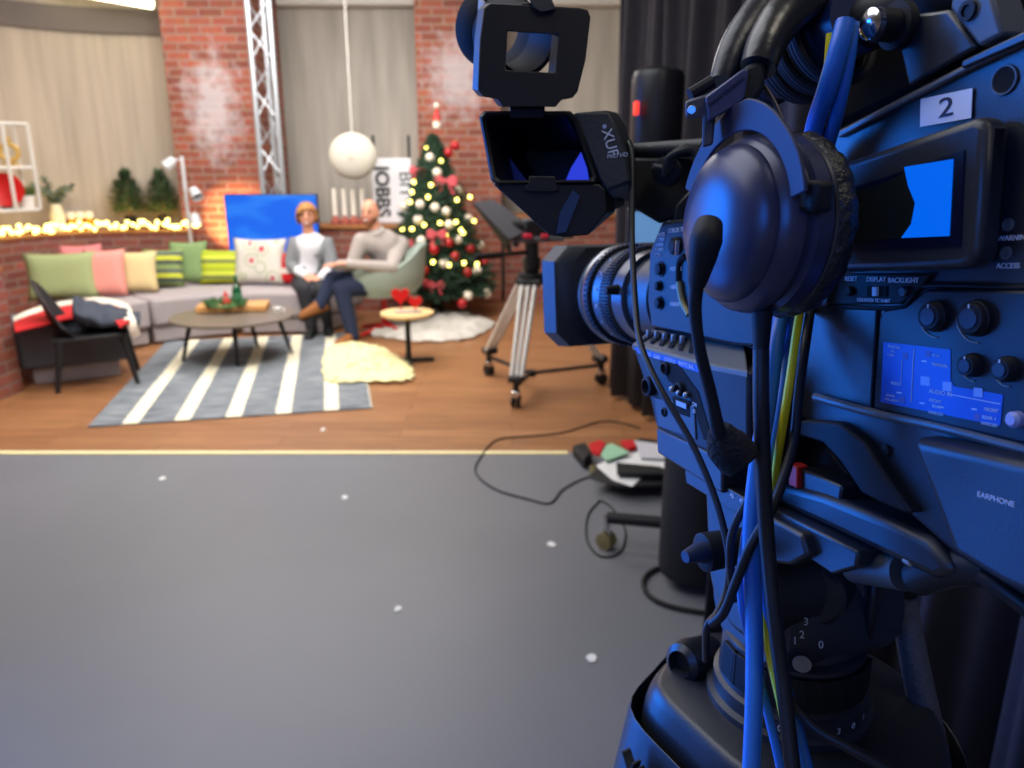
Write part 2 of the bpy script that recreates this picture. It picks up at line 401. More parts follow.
# ---- ceiling lamp
t = thing('ceiling_lamp', 'long glowing strip lamp hanging from the ceiling at the top left', 'lamp', A(80, 0, 8.2))
a, b_ = A(48, -14, 8.0), A(152, 4, 8.0)
MB().tube([a+V3((0, 0, .05)), b_+V3((0, 0, .05))], .05, 12).build('housing', white, t)
MB().tube([a, b_], .045, 12).build('diffuser', mat('lamp_glow', (255, 250, 215), emit=6, ecol=(255, 250, 205)), t)
for p in (a, b_): MB().tube([p+V3((0, 0, .1)), V3((p.x, p.y, 3.4))], .006, 6).build('hanger', whitem, t)

# ---- truss column
tx = A(268, 100, 7.83); TX = tx.x
t = thing('lighting_truss', 'tall triangular aluminium truss column beside the whitewashed brick pillar', 'truss', (TX, 7.83, 0))
cs = [V3((TX-.1, 7.76, 0)), V3((TX+.1, 7.76, 0)), V3((TX, 7.9, 0))]
for p in cs: MB().tube([p+V3((0, 0, .02)), p+V3((0, 0, 3.4))], .026, 12).build('chord', alu, t)
for i, j in ((0, 1), (1, 2), (2, 0)):
    mb = MB(); z = .1; k = 0
    while z < 3.2:
        a, b_ = (cs[i], cs[j]) if k % 2 == 0 else (cs[j], cs[i])
        mb.tube([a+V3((0, 0, z)), b_+V3((0, 0, z+.26))], .009, 8); z += .26; k += 1
    mb.build('lacing', alu, t)
MB().box((TX, 7.82, .01), (.3, .24, .02)).build('base_plate', alu, t)

# ---- pendant lamp
c = A(353, 156, 8.0)
t = thing('pendant_lamp', 'round white paper pendant lamp hanging on a cord in front of the concrete wall', 'lamp', c)
b = bmesh.new(); mb = MB(); b.free(); rings = []
for j in range(17):
    ph = -math.pi/2+math.pi*j/16
    rings.append([c+V3((math.cos(a)*math.cos(ph)*.235*(1+.018*(i % 2)), math.sin(a)*math.cos(ph)*.11*(1+.018*(i % 2)), math.sin(ph)*.225)) for i, a in enumerate([2*math.pi*i/64 for i in range(64)])])
mb.loft(rings).build('paper_shade', mat('rice_paper', (208, 202, 188), .8), t)
MB().lathe(c+V3((0, -.112, -.005)), (0, -1, 0), [(-.01, .035), (.004, .033), (.008, .01)], 20).build('shade_button', mat('paper_button', (206, 196, 180), .8), t)
MB().tube([c+V3((0, 0, .22)), V3((c.x, c.y, 3.4))], .007, 8).build('cord', white, t)

# ---- tv
L0, R0 = A(225, 194, 7.62), A(320, 262, 7.62); cx = (L0.x+R0.x)/2; cz = (L0.z+R0.z)/2; w = R0.x-L0.x+.03; h = L0.z-R0.z
t = thing('television', 'flat television showing a blue picture behind the sofa', 'television', (cx, 7.64, 0))
MB().box((cx, 7.64, cz), (w, .05, h)).build('casing', black, t, bevel=.008)
def tv_mat():
    m, nt, b = newmat('tv_picture'); N = nt.nodes; L = nt.links
    tc = N.new('ShaderNodeTexCoord'); mp = N.new('ShaderNodeMapping'); mp.inputs['Scale'].default_value = (2.2, 1, 7); L.new(tc.outputs['Object'], mp.inputs['Vector'])
    n = N.new('ShaderNodeTexNoise'); n.inputs['Scale'].default_value = 1; L.new(mp.outputs[0], n.inputs['Vector'])
    cr = N.new('ShaderNodeValToRGB'); cr.color_ramp.elements[0].color = lin((0, 98, 236)); cr.color_ramp.elements[0].position = .48; cr.color_ramp.elements[1].color = lin((50, 150, 255)); cr.color_ramp.elements[1].position = .8
    L.new(n.outputs['Fac'], cr.inputs[0]); L.new(cr.outputs[0], b.inputs['Emission Color']); b.inputs['Emission Strength'].default_value = 1.0; b.inputs['Base Color'].default_value = (0, .01, .03, 1); b.inputs['Roughness'].default_value = .4
    return m
MB().box((cx, 7.612, cz), (w-.02, .006, h-.02)).build('screen', tv_mat(), t)
MB().box((cx, 7.66, .35), (.08, .03, .7)).build('stand_post', black, t)
MB().box((cx, 7.66, .0125), (.5, .18, .025)).build('stand_base', black, t, bevel=.005)

# ---- sign board
sgn = thing('sign_board', 'white board with black upright lettering leaning beside the tree', 'sign', A(393, 228, 8.52))
a, b_ = A(371, 158, 8.52), A(413, 232, 8.52)
MB().box(((a.x+b_.x)/2, 8.53, (a.z+b_.z)/2), (b_.x-a.x, .02, a.z-b_.z)).build('board', mat('sign_white', (236, 235, 240), .5), sgn, bevel=.003)
ink = mat('black_ink', (22, 26, 36), .6)
text('JOBBS', .20, A(381, 166, 8.515), (0, 0, -1), (1, 0, 0), ink, sgn, bold=.006)
text('BIT', .20, A(405, 171, 8.515), (0, 0, -1), (1, 0, 0), ink, sgn)
MB().box((a.x+.02, 8.58, (a.z+.9)/2), (.03, .03, a.z-.9)).build('easel_strut', blackm, sgn)
MB().box((b_.x-.02, 8.58, .9), (.03, .03, 1.8)).build('easel_leg', blackm, sgn)
MB().box((a.x+.02, 8.58, .9), (.03, .03, 1.8)).build('easel_leg', blackm, sgn)

# ---- four candles on the counter
hold = mat('red_glaze', (172, 96, 84), .6)
names = ['leftmost', 'second', 'third', 'rightmost']
for i, px in enumerate((336, 345.5, 354.5, 363.5)):
    p = A(px, 225, 8.2); x = p.x
    t = thing('candle', 'tall white candle in a red holder, %s of the four on the brick counter' % names[i], 'candle', (x, 8.2, .9), group='white candles on the brick counter')
    MB().lathe((x, 8.2, .9), (0, 0, 1), [(0, .045), (.01, .05), (.05, .05), (.065, .03), (.09, .03)], 16).build('holder', hold, t)
    MB().lathe((x, 8.2, .96), (0, 0, 1), [(0, .026), (.30, .026), (.305, .02)], 14).build('wax', wax, t)
    MB().tube([(x, 8.2, 1.262), (x, 8.2, 1.28)], .003, 6).build('wick', black, t)

# ---- curved sofa
SC = V3((-2.1, 5.6, 0))
def sect(r0, r1, z0, z1, a0, a1, n=16, bulge=0.):
    rings = []
    for i in range(n+1):
        a = math.radians(a0+(a1-a0)*i/n); d = V3((math.cos(a), math.sin(a), 0))
        P = []
        for r, z in ((r0, z0), (r1, z0), (r1, z1), ((r0+r1)/2, z1+bulge), (r0, z1)): P.append(SC+d*r+V3((0, 0, z)))
        rings.append(P)
    return MB().loft(rings)
sf = thing('sofa', 'long curved light grey sectional sofa in front of the brick wall', 'sofa', SC+V3((-1.6, .8, 0)))
for a0, a1 in ((73, 106), (107, 138), (139, 156)):
    sect(1.33, 2.0, .02, .16, a0+.6, a1-.6).build('plinth', sofa_m, sf, bevel=.01)
    sect(1.28, 1.98, .165, .40, a0, a1, bulge=.01).build('seat', sofa_m, sf, bevel=.035, seg=3)
    sect(1.92, 2.12, .16, .60, a0, a1).build('backrest', sofa_m, sf, bevel=.03, seg=3)
# dark end seat of the sofa
P = [G(14, 326, .44), G(124, 317, .44), G(124, 317, .44)+V3((-.2, .40, 0)), G(14, 326, .44)+V3((-.4, .40, 0))]
t = thing('ottoman', 'dark charcoal upholstered ottoman at the near end of the sofa, behind the black chair', 'ottoman', (P[0].x+.2, P[0].y+.2, 0))
MB().prism([V3((p.x, p.y, .12)) for p in P], (0, 0, .32)).build('upholstery', darkf, t, bevel=.03, seg=3)
ctr = (P[0]+P[1]+P[2]+P[3])/4
MB().prism([V3((ctr.x+(p.x-ctr.x)*.8, ctr.y+(p.y-ctr.y)*.8, .0)) for p in P], (0, 0, .12)).build('plinth', sofa_m, t, bevel=.01)

# red and white blanket over the ottoman and sofa end
t = thing('blanket', 'red blanket with fluffy white edges spread over the ottoman and the sofa end', 'blanket', G(70, 312, .45))
back = [G(x, y, .47) for x, y in ((13, 317), (40, 306), (75, 299), (108, 298), (128, 305), (134, 318))]
frnt = [G(x, y, .47) for x, y in ((15, 331), (45, 324), (70, 318), (95, 317), (112, 319), (120, 326))]
def sheet(rows, name, m, par, th=.012, wob=.006):
    rs = [catmull(r, 5) for r in rows]; mb = MB(); n = len(rs[0])
    up = [[p+V3((0, 0, wob*noise.noise(p*9))) for p in r] for r in rs]
    dn = [[p-V3((0, 0, th)) for p in r] for r in up]
    loop = up+dn[::-1]
    V = [[mb.b.verts.new(p) for p in r] for r in loop]; m_ = len(V)
    for j in range(m_):
        a, b = V[j], V[(j+1) % m_]
        for i in range(n-1): mb.b.faces.new((a[i], a[i+1], b[i+1], b[i]))
    mb.b.faces.new([r[0] for r in V]); mb.b.faces.new([r[-1] for r in V][::-1])
    return mb.build(name, m, par)
mid = [[b*(1-k)+f*k for b, f in zip(back, frnt)] for k in (.0, .3, .7, 1.)]
drop = [p-V3((0, .02, .10)) for p in frnt]
sheet(mid[1:], 'red_wool', red, t)
flf = mat('white_fleece', (236, 226, 208), .95, bump=.5, bscale=60)
sheet([mid[0], mid[1]], 'white_fleece_edge', flf, t, th=.02)
sheet([[p+V3((0, 0, .012)) for p in (mid[0][4], mid[0][5], )]+[G(140, 332, .40)], [G(119, 309, .482), G(124, 318, .482), G(132, 336, .36)]], 'white_fleece_edge', flf, t, th=.02)

# ---- cushions
def place_cushion(px, py, wpx, hpx, m, label, rz, tilt=-14, d=.13, dy=0., group=None):
    p = G(px, py, .415); p.y += dy; dist = (p-EYE).length
    me = cushion_mesh(wpx*dist/770, hpx*.93*dist/770/math.cos(math.radians(tilt))*.98, d, m)
    o = bpy.data.objects.new('cushion', me); C.objects.link(o); o.location = p; o.rotation_euler = (math.radians(tilt), 0, math.radians(rz))
    return tag(o, label, 'cushion', group)
green = mat('sage_linen', (152, 160, 112), .95, var=.06, scale=60); pink = mat('pink_linen', (226, 146, 134), .95, var=.05, scale=60)
place_cushion(65, 300, 56, 44, green, 'large sage green cushion at the left end of the sofa', 22)
place_cushion(78, 292, 34, 42, mat('rose_linen', (214, 128, 128), .95), 'rose pink cushion peeking out behind the large sage green one', 30, dy=.14)
place_cushion(108, 297, 34, 45, pink, 'pink cushion between the large green and the beige cushion', 18)
place_cushion(138, 293, 36, 40, mat('beige_linen', (214, 192, 142), .95, var=.05, scale=60), 'beige cushion right of the pink one', 14)
st1 = stripes_mat('olive_stripes', [(130, 150, 90), (70, 78, 72), (196, 200, 60), (90, 100, 90)], .16, 'Z')
st2 = stripes_mat('lime_stripes', [(190, 200, 40), (120, 130, 70), (205, 212, 70), (160, 175, 40)], .15, 'Z')
place_cushion(162, 288, 36, 37, st1, 'green, grey and yellow striped cushion behind the plain green one', 8, dy=.05)
place_cushion(190, 284, 34, 42, mat('green_linen', (122, 146, 96), .95, var=.05, scale=60), 'plain mid green cushion standing on its edge, left of the lime striped one', 10)
place_cushion(222, 284, 42, 34, st2, 'lime yellow striped cushion left of the white patterned one', 0)
def floral():
    m, nt, b = newmat('floral_print'); N = nt.nodes; L = nt.links
    tc = N.new('ShaderNodeTexCoord'); v = N.new('ShaderNodeTexVoronoi'); v.inputs['Scale'].default_value = 7; L.new(tc.outputs['Object'], v.inputs['Vector'])
    cr = N.new('ShaderNodeValToRGB'); e = cr.color_ramp.elements; e[0].color = lin((196, 70, 80)); e[0].position = .17; e[1].color = lin((206, 200, 190)); e[1].position = .23
    x = e.new(.38); x.color = lin((206, 200, 190)); x = e.new(.43); x.color = lin((150, 165, 120)); x = e.new(.5); x.color = lin((206, 200, 190))
    L.new(v.outputs['Distance'], cr.inputs[0]); L.new(cr.outputs[0], b.inputs['Base Color']); b.inputs['Roughness'].default_value = .9; return m
place_cushion(259, 285, 52, 47, floral(), 'large white cushion with red and green flower print, in front of the television', -6)
o = place_cushion(291, 286, 26, 34, stripes_mat('red_white_stripes', [(200, 20, 30), (200, 20, 30), (225, 215, 205), (200, 20, 30)], .2, 'Z'), 'red and white cushion beside the seated woman', -14, dy=.05)

# ---- rug, sheepskin
u = V3((1.62, .37, 0)).normalized(); v = V3((-u.y, u.x, 0)); o0 = G(88, 428)
mb = MB(); L = mb.b.loops.layers.uv.verify(); nx, ny, W_, H_ = 40, 50, 1.66, 2.35
vv = {}
for i in range(nx+1):
    for j in range(ny+1): vv[i, j] = mb.b.verts.new(o0+u*(W_*i/nx)+v*(H_*j/ny)+V3((0, 0, .011+.002*noise.noise(V3((i*.5, j*.5, 0))))))
for i in range(nx):
    for j in range(ny):
        f = mb.b.faces.new((vv[i, j], vv[i+1, j], vv[i+1, j+1], vv[i, j+1]))
        for l, (a, c) in zip(f.loops, ((i, j), (i+1, j), (i+1, j+1), (i, j+1))): l[L].uv = (W_*a/nx, H_*c/ny)
mb.prism([o0+V3((0, 0, .001)), o0+u*W_+V3((0, 0, .001)), o0+u*W_+v*H_+V3((0, 0, .001)), o0+v*H_+V3((0, 0, .001))], (0, 0, .008))
solo(mb, 'rug', rug_mat(), 'grey woven rug with cream stripes under the coffee table', 'rug')
def fur(outline, name, m, label, cat, h=.05, zed=0.012, amp=.02):
    P = catmull(outline, 8, closed=True); c = sum(P, V3((0, 0, 0)))/len(P); rings = []
    for k, (s, z) in enumerate(((1, 0), (1.02, .3), (.93, .7), (.8, .9), (.6, 1), (.35, 1), (.12, 1))):
        R = []
        for i, p in enumerate(P):
            q = c+(p-c)*(s*(1+.035*math.sin(i*1.7)*(s > .9))); q.z = zed+h*z+amp*noise.noise(q*11)*z; R.append(q)
        rings.append(R)
    b = MB().loft(rings, (False, True))
    # tufts
    n = len(P)
    for _ in range(900):
        i = random.randrange(n); s = random.random()**.5; q = c+(P[i]-c)*s; q.z = zed+h*(.95 if s < .8 else .6)
        d = V3((random.uniform(-1, 1), random.uniform(-1, 1), .5)).normalized()*random.uniform(.02, .045); w = V3((random.uniform(-1, 1), random.uniform(-1, 1), 0))*.006
        f = [b.b.verts.new(q-w), b.b.verts.new(q+w), b.b.verts.new(q+d)]; b.b.faces.new(f)
    return solo(b, name, m, label, cat)
sheep = mat('cream_sheepskin', (242, 232, 178), .95, var=.07, scale=14, bump=.6, bscale=70, sheen=.2)
fur([G(x, y) for x, y in ((324, 362), (330, 350), (352, 346), (378, 350), (400, 362), (413, 376), (404, 383), (370, 384), (338, 385), (325, 380))], 'sheepskin', sheep, 'cream sheepskin lying on the rug corner by the side table', 'sheepskin', h=.045, zed=.014)
tfur = mat('white_faux_fur', (206, 200, 192), .95, var=.15, scale=8, bump=.6, bscale=60)
fur([G(x, y) for x, y in ((368, 334), (392, 322), (420, 315), (455, 316), (490, 324), (486, 332), (462, 341), (420, 343), (388, 339))], 'tree_skirt', tfur, 'white faux fur skirt spread round the foot of the Christmas tree', 'tree skirt', h=.07, zed=.003, amp=.06)

# ---- coffee table and what stands on it
tc = G(233, 315, .36)
t = thing('coffee_table', 'round dark wood coffee table on black splayed legs on the striped rug', 'table', (tc.x, tc.y, .012))
ttm = mat('smoked_oak', (112, 100, 88), .4, var=.1, scale=5, stretch=(1, 8, 1))
MB().lathe((tc.x, tc.y, .335), (0, 0, 1), [(0, .44), (.012, .47), (.025, .47)], 56).build('tabletop', ttm, t)
for px, py in ((183, 361), (238, 366), (292, 353)):
    f = G(px, py, .013); d = V3((tc.x-f.x, tc.y-f.y, 0))
    MB().tube([f, V3((f.x, f.y, .336))+d*.22], [.012, .02], 12).build('leg', black, t)
f = tc+V3((.05, .36, 0)); MB().tube([(f.x, f.y, .013), (f.x-.02, f.y-.09, .336)], [.012, .02], 12).build('leg', black, t)
z0 = .361
tr = G(234, 310, z0); rz = math.radians(10)
box_thing('serving_board', oak, 'long pale wooden board on the coffee table', 'board', (tr.x, tr.y, z0+.028), (.54, .26, .052), rz, .008)
mb = MB(); c = G(226, 306, z0+.055)
for k in range(260):
    a = random.random()*6.283; r = .12+random.uniform(-.02, .02); p = V3((c.x+math.cos(a)*r*1.15, c.y+math.sin(a)*r*.7, z0+.056+random.random()*.035))
    d = V3((random.uniform(-1, 1), random.uniform(-1, 1), random.uniform(0, .9))).normalized()*.05; w = V3((random.uniform(-1, 1), random.uniform(-1, 1), random.uniform(-1, 1)))*.008
    mb.prism([p-w, p+w, p+d], V3((0, 0, .002)))
mb.torus((c.x, c.y, z0+.066), (0, 0, 1), .115, .012, 32, 8)
solo(mb, 'fir_wreath', mat('fir_green', (70, 110, 62), .8, var=.3, scale=20), 'green fir wreath lying on the wooden board', 'wreath')
p = V3((c.x+.01, c.y-.01, z0+.055))
t = thing('santa_figurine', 'small red and white figurine standing inside the fir wreath', 'figurine', p)
MB().lathe(p, (0, 0, 1), [(0, .035), (.03, .038), (.06, .022)], 16).build('coat', redg, t)
MB().sphere(p+V3((0, 0, .075)), .02).build('head', mat('figure_skin', (220, 160, 130)), t)
MB().lathe(p+V3((0, 0, .083)), (0, 0, 1), [(0, .021), (.02, .012), (.045, .001)], 16).build('hat', redg, t)
MB().torus(p+V3((0, 0, .003)), (0, 0, 1), .036, .007).build('white_trim', flf, t)
p = G(238, 305, z0+.055)
t = thing('bottle', 'dark green glass bottle standing on the wooden board', 'bottle', p)
MB().lathe(p, (0, 0, 1), [(0, .034), (.004, .037), (.13, .037), (.16, .02), (.17, .0135), (.215, .0135)], 24).build('glass_body', mat('green_glass', (22, 78, 48), .1, coat=.5), t)
MB().lathe(p+V3((0, 0, .212)), (0, 0, 1), [(0, .015), (.025, .015)], 16).build('cap', mat('green_foil', (30, 100, 60), .3), t)
MB().lathe(p+V3((0, 0, .05)), (0, 0, 1), [(0, .0375), (.05, .0375)], 24).build('paper_label', mat('bottle_label', (60, 120, 80), .6), t)
p = G(278, 313, z0)
t = thing('coffee_cup', 'small white cup at the right edge of the coffee table', 'cup', p)
MB().lathe(p, (0, 0, 1), [(0, .022), (.045, .035), (.045, .031), (.006, .02)], 24).build('bowl', mat('white_china', (240, 238, 236), .2), t)
MB().torus(p+V3((.042, 0, .025)), (0, 1, 0), .013, .0035, 16, 6).build('handle', MATS['white_china'], t)

# ---- side table with red hearts
p = G(409, 362); zt = A(409, 312, p.y).z
t = thing('side_table', 'small round pale wood side table on a black cross foot', 'table', (p.x, p.y, 0))
MB().lathe((p.x, p.y, zt-.03), (0, 0, 1), [(0, .18), (.012, .205), (.03, .205)], 40).build('tabletop', mat('birch_top', (232, 196, 140), .45), t)
MB().tube([(p.x, p.y, .02), (p.x, p.y, zt-.03)], .022, 14).build('column', black, t)
for a in (10, 100): MB().box((p.x, p.y, .016), (.40, .045, .025), math.radians(a)).build('foot', black, t, bevel=.005)
def heart(c, s, th, name, m, par, rz=0):
    pts = []
    for i in range(40):
        a = 2*math.pi*i/40; x = 16*math.sin(a)**3; z = 13*math.cos(a)-5*math.cos(2*a)-2*math.cos(3*a)-math.cos(4*a)
        pts.append(V3(c)+Matrix.Rotation(rz, 3, 'Z') @ V3((x*s/17, 0, z*s/17)))
    MB().prism(pts, Matrix.Rotation(rz, 3, 'Z') @ V3((0, th, 0))).build(name, m, par, bevel=.004)
t = thing('heart_ornament', 'pair of red hearts on a small foot standing on the side table', 'ornament', (p.x, p.y, zt))
heart((p.x-.045, p.y-.02, zt+.13), .075, .03, 'large_heart', redg, t)
heart((p.x+.07, p.y-.05, zt+.085), .055, .03, 'small_heart', redg, t)
MB().box((p.x+.01, p.y-.02, zt+.0085), (.2, .07, .017)).build('foot', mat('grey_stone', (190, 180, 172), .6), t, bevel=.003)
for dx, dy, zz in ((-.045, -.005, .07), (.07, -.035, .04)): MB().tube([(p.x+dx, p.y+dy, zt+.015), (p.x+dx, p.y+dy, zt+zz)], .006, 8).build('stem', redg, t)

# ---- black chair with jacket
chc = (G(62, 393)+G(142, 382)+G(130, 367)+G(56, 379))/4+V3((.03, -.03, 0)); ang = math.atan2(.40, .86)
t = thing('lounge_chair', 'black wooden lounge chair with a curved back in front of the ottoman', 'chair', (chc.x, chc.y, 0), ang)
def loc(mb, name, m, **k): return mb.build(name, m, t, world=False, **k)
for sx, sy in ((-1, -1), (1, -1), (1, 1), (-1, 1)):
    loc(MB().tube([(sx*.25, sy*.23, 0), (sx*.19, sy*.20, .35)], [.015, .025], 12), 'leg', black)
seat = [V3((-.24, -.2, .325)), V3((.22, -.25, .35)), V3((.27, 0, .36)), V3((.22, .25, .35)), V3((-.24, .2, .325))]
loc(MB().prism(seat, (0, 0, .035)), 'seat', black, bevel=.012)
rings = []
for i in range(13):
    a = math.radians(-75+150*i/12); R = []
    for z, r, off in ((.335, .19, .0), (.50, .215, -.03), (.65, .225, -.06), (.75, .22, -.09)):
        zz = z-(abs(i-6)/6)**2*(z-.34)*.75
        R.append(V3((-math.cos(a)*r-.02+off, math.sin(a)*r*1.05, zz)))
    for q in list(R)[::-1]: R.append(q+V3((math.cos(a)*.016, -math.sin(a)*.016, 0)))
    rings.append(R)
loc(MB().loft(rings), 'backrest', black, bevel=.003)
# padded jacket thrown over the seat
mb = MB(); rings = []
for k in range(15):
    s = k/14; R = []
    for i in range(20):
        a = 2*math.pi*i/20; w = .2+.045*math.sin(s*math.pi); q = V3((-.10+.42*s, math.cos(a)*w, .425+.10*(1-s)**1.4+math.sin(a)*(.065+.04*(1-s))*(1-.25*s)))
        q += V3((noise.noise(q*9)*.02, noise.noise(q*9+V3((4, 4, 4)))*.02, noise.noise(q*8+V3((9, 0, 0)))*.03+.012*math.sin(s*26))); q.z = max(q.z, .378)
        R.append(q)
    rings.append(R)
mb.loft(rings)
j = mb.build('padded_jacket', mat('navy_nylon', (50, 57, 72), .75, var=.15, scale=12), None, sub=1)
j.matrix_world = Matrix.Translation((chc.x, chc.y, 0)) @ Matrix.Rotation(ang, 4, 'Z')
tag(j, 'dark navy padded jacket thrown over the seat of the black chair', 'jacket')

# ---- swivel shell chair
cc = V3((-1.18, 7.02, 0)); fa = math.atan2(-.14, -1)
t = thing('swivel_chair', 'sage green shell armchair on a red star foot, the man sitting in it', 'chair', cc, fa)
sage = mat('sage_upholstery', (158, 172, 162), .85, var=.03, scale=30)
def loc(mb, name, m, **k): return mb.build(name, m, t, world=False, **k)
rings = []; n = 25
for i in range(n):
    a = math.radians(-125+250*i/(n-1)); k = abs(i-(n-1)/2)/((n-1)/2)       # 0 = back, 1 = arm front
    top = .82-.17*min(1, max(0, (k-.25)/.35))-.05*k
    cx_, cy_ = -math.cos(a), math.sin(a); R = []
    r0 = .29+.04*k
    for z, r in ((.36, r0-.05), (.45, r0+.03), (.58, r0+.055), (top, r0+.075-.02*k)): R.append(V3((cx_*r*1.12, cy_*r, z)))
    for z, r in ((top+.012, r0+.055-.02*k), (.58, r0-.0), (.45, r0-.03), (.38, r0-.08)): R.append(V3((cx_*r*1.12, cy_*r, z)))
    rings.append(R)
loc(MB().loft(rings), 'shell', sage, bevel=.01)
loc(MB().lathe((.02, 0, .35), (0, 0, 1), [(0, .22), (.03, .30), (.09, .30), (.115, .26)], 36), 'seat_cushion', sage)
loc(MB().tube([(0, 0, .06), (0, 0, .36)], .028, 14), 'column', redg)
for k in range(4):
    a = math.radians(45+90*k); loc(MB().tube([(0, 0, .075), (math.cos(a)*.3, math.sin(a)*.3, .018)], [.03, .016], 10), 'foot', redg)

# ---- three-spot floor lamp
p = A(191, 240, 7.72); top = A(181, 156, 7.72)
t = thing('floor_lamp', 'white floor lamp with three spot heads in front of the brick pillar', 'lamp', (p.x, 7.72, 0))
MB().tube([(p.x, 7.72, .02), (p.x, 7.72, top.z)], .017, 12).build('pole', whitem, t)
MB().lathe((p.x, 7.72, 0), (0, 0, 1), [(0, .14), (.015, .14), (.025, .12)], 32).build('base', whitem, t)
warmbulb = mat('warm_bulb', (255, 214, 120), emit=9, ecol=(255, 206, 110))
for i, (px, py, d) in enumerate(((170, 163, (-.6, -.35, -.55)), (195, 193, (.5, -.4, -.6)), (195, 219, (.15, -.2, -.95)))):
    h0 = A(px, py, 7.62); d = V3(d).normalized()
    hd = MB().lathe(h0-d*.06, d, [(0, .02), (.015, .042), (.09, .052), (.12, .055), (.115, .048), (.03, .035)], 20).build('lamp_head', whitem, t)
    MB().tube([V3((p.x, 7.72, h0.z+.03)), h0-d*.05], .008, 8).build('arm', whitem, t)
    if i == 2: MB().sphere(h0+d*.045, .038, 12).build('bulb', warmbulb, t)
l = bpy.data.lights.new('lamp_spot', 'SPOT'); l.energy = 110; l.color = (1, .62, .25); l.spot_size = 1.3; l.spot_blend = .6; l.shadow_soft_size = .04
lo = bpy.data.objects.new('lamp_spot', l); C.objects.link(lo); lo.location = A(199, 226, 7.66); lo.rotation_euler = (V3((.14, .5, .05))).to_track_quat('-Z', 'Y').to_euler()

# ---- things on the ledge
LZ = .853
def ledge(px, off=.3):
    best = None
    for q in catmull(offset_path(lowp, off), 4):
        q = V3((q.x, q.y, LZ)); r = q-EYE; dpt = r.y*math.cos(PITCH)-r.z*math.sin(PITCH); x = 512+FPX*r.x/dpt
        if q.y > 6 and (best is None or abs(x-px) < best[0]): best = (abs(x-px), q)
    return best[1]
p = ledge(59, .3)
t = thing('vase', 'tall cream vase with eucalyptus on the brick ledge', 'vase', p)
MB().lathe(p, (0, 0, 1), [(0, .055), (.02, .065), (.15, .07), (.24, .05), (.27, .045), (.268, .04), (.22, .04)], 24).build('body', mat('cream_ceramic', (222, 214, 190), .4), t)
def leaves(p, spread, h, n, size, name, m, par, stems=6, sm=None, seedz=0):
    mb = MB(); ms = MB()
    for k in range(stems):
        a = 6.283*k/stems+.4; e = p+V3((math.cos(a)*spread*random.uniform(.6, 1), math.sin(a)*spread*random.uniform(.4, .8), h*random.uniform(.55, 1)))
        m1 = p+V3((0, 0, h*.4)); cur = catmull([p, m1*.6+(p+e)*.2, e], 8); ms.tube(cur, .004, 5)
        for q in cur[5:]:
            for _ in range(n):
                d = V3((random.uniform(-1, 1), random.uniform(-1, 1), random.uniform(-.5, .8))).normalized(); w = d.orthogonal().normalized()*size*.4
                c_ = q+d*size*.3; mb.b.faces.new([mb.b.verts.new(c_-d*size*.3), mb.b.verts.new(c_+w), mb.b.verts.new(c_+d*size), mb.b.verts.new(c_-w)])
    mb.build(name, m, par); ms.build('stem', sm or m, par)
leaves(p+V3((0, 0, .22)), .2, .28, 3, .05, 'foliage', mat('eucalyptus', (112, 122, 100), .8, var=.2), t)
for i, px in enumerate((73, 82, 91)):
    p = ledge(px, .36)
    t = thing('tealight_holder', 'small white candle in a gold cup on the ledge, %s of three' % ['left', 'middle', 'right'][i], 'candle', p, group='small candles on the brick ledge')
    MB().lathe(p, (0, 0, 1), [(0, .03), (.01, .038), (.12, .045)], 16).build('cup', mat('gold_foil', (200, 150, 60), .35, metal=.6), t)
    MB().lathe(p+V3((0, 0, .11)), (0, 0, 1), [(0, .04), (.07, .04), (.075, .02)], 16).build('wax', wax, t)
def cypress(p, label, h, r):
    t = thing('potted_conifer', label, 'plant', p)
    MB().lathe(p, (0, 0, 1), [(0, .04), (.01, .045), (.13, .058), (.135, .05), (.11, .05)], 20).build('pot', rubber, t)
    MB().tube([p+V3((0, 0, .1)), p+V3((0, 0, h*.95))], [.012, .004], 8).build('stem', oakd, t)
    mb = MB()
    for k in range(1000):
        s = random.random(); z = .16+(h-.16)*s; rr = r*(math.sin(min(1, (1-s)*1.25+.05)*math.pi/2))*(.45 if s > .8 else 1)*random.uniform(.3, 1); a = random.random()*6.283
        q = p+V3((math.cos(a)*rr, math.sin(a)*rr, z)); d = V3((math.cos(a)+random.uniform(-.7, .7), math.sin(a)+random.uniform(-.7, .7), random.uniform(.0, 1.3))).normalized()*.085; w = V3((-math.sin(a), math.cos(a), 0))*.010
        mb.b.faces.new([mb.b.verts.new(q-w), mb.b.verts.new(q+d*.5+w), mb.b.verts.new(q+d), mb.b.verts.new(q+d*.4-w)])
    mb.build('foliage', mat('conifer_green', (74, 100, 66), .8, var=.3), t)
cypress(ledge(131, .33), 'small dark conifer in a black pot on the ledge, left of the two', .56, .17)
cypress(ledge(166, .30), 'small dark conifer in a black pot on the ledge, next to the brick pillar', .56, .15)
